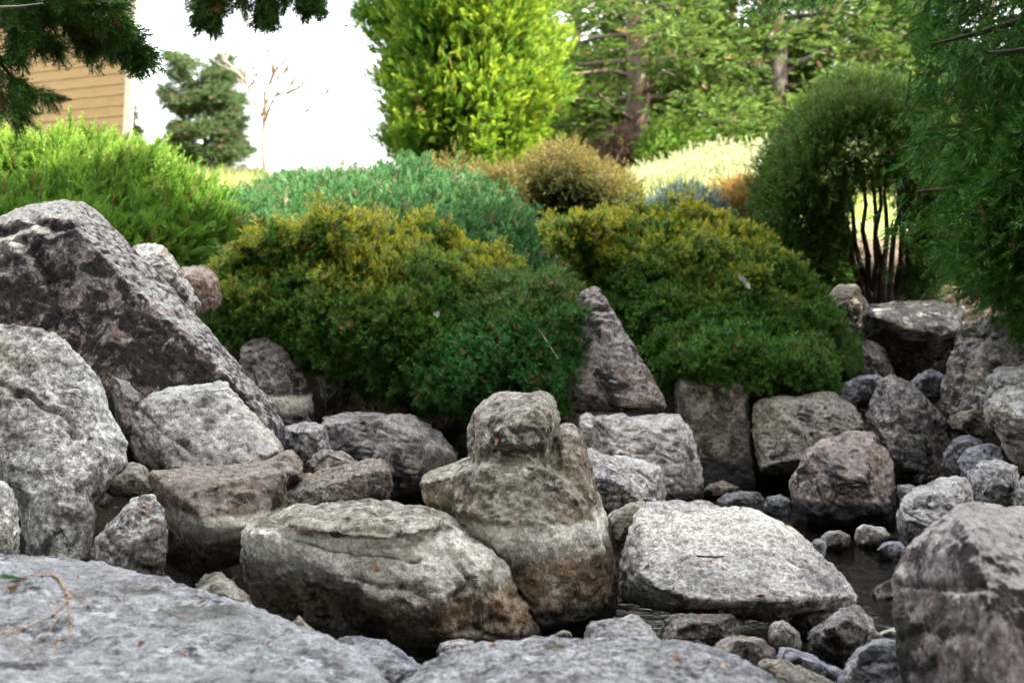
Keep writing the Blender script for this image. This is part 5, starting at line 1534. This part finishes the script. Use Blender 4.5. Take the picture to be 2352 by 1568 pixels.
def hit(px, py, lift=.004, leafy=False):
    """where the sight line through a pixel of the photograph meets a rock, or the leaves of a shrub"""
    tgt = Vector(at(px, py, 5.0))
    d = (tgt - CAMP).normalized()
    if leafy:
        cand = []
        for P, N in LEAFY:
            q = P - np.array(CAMP)
            t = q @ np.array(d)
            e = np.linalg.norm(q - t[:, None] * np.array(d), axis=1)
            m = e < .03
            if m.any():
                cand.append(t[m].min() - .03)
        if cand:
            return np.array(CAMP) + np.array(d) * min(cand), np.array((0, -1.0, .3))
        return at(px, py, 9), np.array((0, -1.0, 0))
    best = None
    for o in ROCKS:
        o_loc = o.location
        lo, hi = Vector(o.bound_box[0]) + o_loc, Vector(o.bound_box[6]) + o_loc
        tmin, tmax = 0.0, 1e9
        for k in range(3):
            a, b = (lo[k] - CAMP[k]) / (d[k] or 1e-9), (hi[k] - CAMP[k]) / (d[k] or 1e-9)
            tmin, tmax = max(tmin, min(a, b)), min(tmax, max(a, b))
        if tmin > tmax or (best and tmin > best[2]):
            continue
        if o.name not in BVH:
            me = o.data
            V = np.empty(len(me.vertices) * 3, np.float32); me.vertices.foreach_get('co', V)
            F = np.empty(len(me.loops), np.int32); me.loops.foreach_get('vertex_index', F)
            BVH[o.name] = BVHTree.FromPolygons((V.reshape(-1, 3) + np.array(o_loc)).tolist(), F.reshape(-1, 4).tolist())
        p, n, i, t = BVH[o.name].ray_cast(CAMP, d)
        if p and (best is None or t < best[2]):
            best = (p, n, t)
    if best is None:
        return at(px, py, 9), np.array((0, -1.0, 0))
    return np.array(best[0]) + np.array(best[1]) * lift, np.array(best[1])


def lie(pts, r, lift=.006):
    return [(hit(x, y, lift)[0], r[0] + (r[1] - r[0]) * i / max(1, len(pts) - 1)) for i, (x, y) in enumerate(pts)]


def dense_line(pts, step=14):
    out = [pts[0]]
    for a, b in zip(pts[:-1], pts[1:]):
        n = max(1, int(math.hypot(b[0] - a[0], b[1] - a[1]) / step))
        out += [(a[0] + (b[0] - a[0]) * k / n + (rng.normal() * 1.2 if k < n else 0), a[1] + (b[1] - a[1]) * k / n + (rng.normal() * .8 if k < n else 0)) for k in range(1, n + 1)]
    return out


M_TWIG = plain_mat('dry_twig', (.24, .15, .085), (.36, .24, .15), 60)
M_KNOT = plain_mat('red_bud', (.12, .045, .035), (.18, .08, .06), 80)
M_NEEDLE = plain_mat('green_needles', (.03, .11, .025), (.06, .19, .04), 60)
M_DEAD = plain_mat('dead_leaf', (.30, .17, .11), (.42, .27, .19), 40)
tp = hit(140, 1380)[0]
tw = thing('fallen_twig', tp, 'dry forked twig with reddish buds and one green tip lying on the near slab', 'twig')
for pts, r in (([(-40, 1480), (-2, 1467), (53, 1447), (122, 1416), (156, 1378)], (.0016, .0027)), ([(156, 1378), (150, 1356), (137, 1335), (119, 1322)], (.0052, .0045)),
               ([(122, 1326), (94, 1327), (70, 1324), (47, 1330)], (.0026, .0015)), ([(156, 1378), (162, 1435), (159, 1460), (131, 1475), (72, 1497), (53, 1510)], (.0026, .0014)),
               ([(157, 1360), (187, 1381), (206, 1397), (162, 1402)], (.0022, .0013)), ([(131, 1475), (136, 1506), (128, 1525)], (.0018, .001)), ([(154, 1404), (122, 1438), (103, 1466), (66, 1488)], (.0016, .001)),
               ([(53, 1447), (16, 1449), (-20, 1456)], (.0015, .001)), ([(122, 1416), (112, 1395), (103, 1385)], (.0016, .001)), ([(159, 1460), (156, 1488)], (.0015, .001)), ([(45, 1453), (25, 1475), (12, 1492)], (.0012, .0008))):
    V, F = tubes([lie(dense_line(pts), r)], 6)
    part('stem', V, F, M_TWIG, tw)
for (x, y) in ((122, 1416), (53, 1447), (131, 1475), (157, 1380), (162, 1436), (150, 1358), (204, 1397), (154, 1370), (72, 1497), (97, 1327)):
    p = hit(x, y, .006)[0]
    bm = bmesh.new(); bmesh.ops.create_icosphere(bm, subdivisions=1, radius=.0055)
    V = np.array([v.co[:] for v in bm.verts]) * (1, 1, .8) + p; F = np.array([[v.index for v in f.verts] for f in bm.faces]); bm.free()
    part('bud', V, F, M_KNOT, tw)
ndl = t_plume(9, 99, .05, .3, .28, 0, .45)
V, F, T = scatter([ndl], [hit(52, 1332, .008)[0]] * 4, np.array([(-1, .12, .1), (-1, -.15, .12), (-.95, .3, .05), (-1, 0, .2)]), np.array((.075, .07, .06, .065)), 0)
part('green_needles', V, F, M_NEEDLE, tw)


def leaf_bit(name, px, py, L, wd, mat, label, cat, group=None, ang=0.0, curl=.25, leafy=False):
    p, n = hit(px, py, .004, leafy)
    n = n / np.linalg.norm(n)
    u = np.cross(n, (math.sin(ang), math.cos(ang), .1)); u /= np.linalg.norm(u)
    v = np.cross(n, u)
    V, F = [], []
    for i, t in enumerate(np.linspace(-1, 1, 6)):
        wv = wd * (1 - t * t) ** .6 + wd * .06
        for k, sx in enumerate((-1, 0, 1)):
            V.append(p + u * t * L / 2 + v * sx * wv / 2 + n * (curl * L * t * t * .3 + abs(sx) * wd * .25))
    for i in range(5):
        for k in range(2):
            a = i * 3 + k
            F.append((a, a + 1, a + 4, a + 3))
    o = mesh_obj(name, V, F, mat)
    tag(o, label, cat, group)
    return o


for x, y, a, lb in ((406, 1390, .2, 'dark red leaf scale on the near slab, halfway along to its rounded end'), (178, 1328, 1.2, 'reddish leaf scale on the near slab just right of the bend in the twig'),
                    (270, 1378, .7, 'small reddish leaf scale on the near slab between the twig and the dark red scale'), (615, 1480, 1.9, 'reddish leaf scale near the thin right end of the near slab'),
                    (345, 1362, 2.2, 'small reddish leaf scale close to the far edge of the near slab')):
    leaf_bit('leaf_scale', x, y, .030, .007, M_KNOT, lb, 'leaf', 'leaf scales on the near slab', a)
leaf_bit('dry_needle', 1335 + 250, 1510, .06, .004, M_KNOT, 'reddish dry needle lying on the domed slab', 'needle', None, .9)
leaf_bit('bark_chip', 1709, 648, .13, .045, plain_mat('white_bark', (.42, .41, .40), (.52, .51, .5)), 'white bark chip caught on the right yew', 'bark chip', None, .5, .25, True)
leaf_bit('pale_petal', 1003, 722, .045, .035, plain_mat('pale_petal', (.5, .5, .48), (.56, .56, .54)), 'tiny white leaf caught in the left yew', 'leaf', None, .2, .25, True)
p0, p1 = hit(1237, 756, leafy=True)[0], hit(1281, 824, leafy=True)[0]
V, F = tubes([[(p0, .006), ((p0 + p1) / 2 + (0, -.01, .004), .006), (p1, .004)]], 6)
tag(mesh_obj('dead_stick', V, F, plain_mat('grey_stick', (.30, .28, .25), (.42, .40, .36))), 'straight grey stick lying on the low green juniper', 'stick')
V, F = tubes([lie(dense_line([(1600, 1277), (1630, 1279), (1662, 1278)]), (.0035, .0025), .003)], 6)
tag(mesh_obj('small_twig', V, F, BARK_DARK), 'short dark twig lying across the tabular boulder', 'twig')
fr0 = hit(1490, 755, leafy=True)[0]
df = thing('dead_frond', fr0, 'withered pinkish brown frond hanging on the front of the right yew', 'dead frond')
V, F = tubes([[(fr0 + np.array((-.07, 0, .0)), .003), (fr0 + np.array((-.02, -.02, .03)), .004), (fr0 + np.array((.06, -.01, .0)), .002)]], 5)
part('stalk', V, F, M_TWIG, df)
for k in range(9):
    t = k / 8
    a = fr0 + np.array((-.07 + .13 * t + rng.normal() * .008, -.02, .012 * math.sin(3 * t) + rng.normal() * .012))
    L = rng.uniform(.04, .10)
    wd = .017
    V = []
    for i, q in enumerate(np.linspace(0, 1, 5)):
        c = a + np.array((.03 * q * (t - .5) + rng.normal() * .004, -.015 * q, -L * q))
        ww = wd * (math.sin(math.pi * min(1, q * .85 + .12)))
        V += [c + (-ww / 2, 0, 0), c + (0, -.006, 0), c + (ww / 2, 0, 0)]
    F = [(i * 3 + j, i * 3 + j + 1, i * 3 + j + 4, i * 3 + j + 3) for i in range(4) for j in range(2)]
    part('leaflet', V, F, M_DEAD, df)

LEAFY_DONE = True
# leaf litter between the stones and on the bank
n = 2600
X = rng.uniform(-3.2, 4.2, n); Yl = rng.uniform(4.2, 12.2, n)
P = np.stack([X, Yl, ground_z(X, Yl) + .04], 1)
P = P[P[:, 2] > .02]
leaf = Tm(); leaf.tri((-.2, 0, .5), (1, 0, .1), .9, .5, (0, 1, 0), .2, .6); leaf.tri((-.2, 0, .5), (-1, 0, .2), .5, .5, (0, 1, 0), .2, .9); leaf.done()
V, F, T = scatter([leaf], P, np.array((0, 0, 1.0)) + rv(len(P), .3), .05 * rng.uniform(.6, 1.4, len(P)), 0)
M_LIT = leaf_mat('leaf_litter', (.16, .075, .035), (.26, .13, .06), (.33, .19, .10), (.3, .2, .1), (.4, .3, .2), .1, .1, merged=True)
tag(mesh_obj('leaf_litter', V, F, M_LIT, loc=(0, 8, 0), tint=T, smooth=False), 'scattered brown fallen leaves between the stones', None, None, 'stuff')
# needles and scraps of leaf caught on the rocks
P_, D_ = [], []
for _ in range(230):
    x_, y_ = rng.uniform(0, 2352), rng.uniform(950, 1560)
    p, n_ = hit(x_, y_, .006)
    if n_[2] > .45 and p[1] < 8.9:
        P_.append(p); D_.append(unit(rng.normal(size=3) - n_ * 2 * 0 + 0) ); D_[-1] = D_[-1] - n_ * (D_[-1] @ n_)
ndle = Tm(); ndle.tri((0, 0, 0), (.1, 0, 1), 1.0, .12, (1, 0, 0), .2, .8); ndle.tri((0, 0, .1), (-.3, .1, 1), .7, .10, (1, .3, 0), .2, .9); ndle.done()
scrap = Tm(); scrap.tri((0, 0, 0), (0, 0, 1), .6, .45, (1, 0, 0), .2, .8); scrap.tri((0, 0, .2), (.1, .1, 1), .6, .4, (1, .3, 0), .2, .9); scrap.done()
V, F, T = scatter([ndle, ndle, scrap], np.array(P_), np.array(D_), .034 * rng.uniform(.5, 1.5, len(P_)), 0)
tag(mesh_obj('needle_litter', V, F, M_LIT, loc=(0, 5, .3), tint=T, smooth=False), 'dry needles and scraps of leaf caught on the tops of the boulders', None, None, 'stuff')
# small loose stones on the pond bed and in the joints
n = 1500
X = rng.uniform(-2.6, 3.6, n); Yl = rng.uniform(4.0, 9.2, n)
bm = bmesh.new(); bmesh.ops.create_icosphere(bm, subdivisions=1, radius=1)
SV = np.array([v.co[:] for v in bm.verts]); SF = np.array([[v.index for v in f.verts] for f in bm.faces]); bm.free()
Vs, Fs = [], []
for i in range(n):
    r_ = .012 + .045 * rng.random() ** 2.5
    q = SV * (1 + .22 * rng.normal(size=(len(SV), 1))) * (r_ * rng.uniform(.8, 1.4), r_, r_ * .6)
    a = rng.uniform(0, 6.28); ca, sa = math.cos(a), math.sin(a)
    q = np.stack([q[:, 0] * ca - q[:, 1] * sa, q[:, 0] * sa + q[:, 1] * ca, q[:, 2]], 1)
    Vs.append(q + (X[i], Yl[i], float(ground_z(X[i], Yl[i])) + .01)); Fs.append(SF + i * len(SV))
tag(mesh_obj('pebbles', np.concatenate(Vs), np.concatenate(Fs), rock_mat('mauve', 999, aniso=1.0), loc=(0, 7, 0), smooth=False), 'small loose pebbles on the dark pond bed', None, None, 'stuff')
# grass on the lawn crest behind the junipers
n = 9000
X = np.concatenate([rng.uniform(-7.5, 1.0, n), rng.uniform(1, 7, 2500)]); Yl = np.concatenate([rng.uniform(12.6, 19.5, n), rng.uniform(13.5, 19, 2500)])
P = np.stack([X, Yl, ground_z(X, Yl)], 1)
V, F, T = scatter([t_tuft(7, s_, .05, .7, .5) for s_ in range(3)], P, np.array((0, 0, 1.0)) + rv(len(P), .2), rng.uniform(.08, .22, len(P)), .5 * rng.random(len(P)))
M_GR = leaf_mat('lawn_grass', (.15, .20, .04), (.24, .29, .07), (.34, .36, .13), (.42, .40, .17), (.4, .36, .2), .1, .4, merged=True)
tag(mesh_obj('grass', V, F, M_GR, loc=(-3, 16, 2), tint=T, smooth=False), 'pale sunlit grass on the rise behind the junipers', None, None, 'stuff')
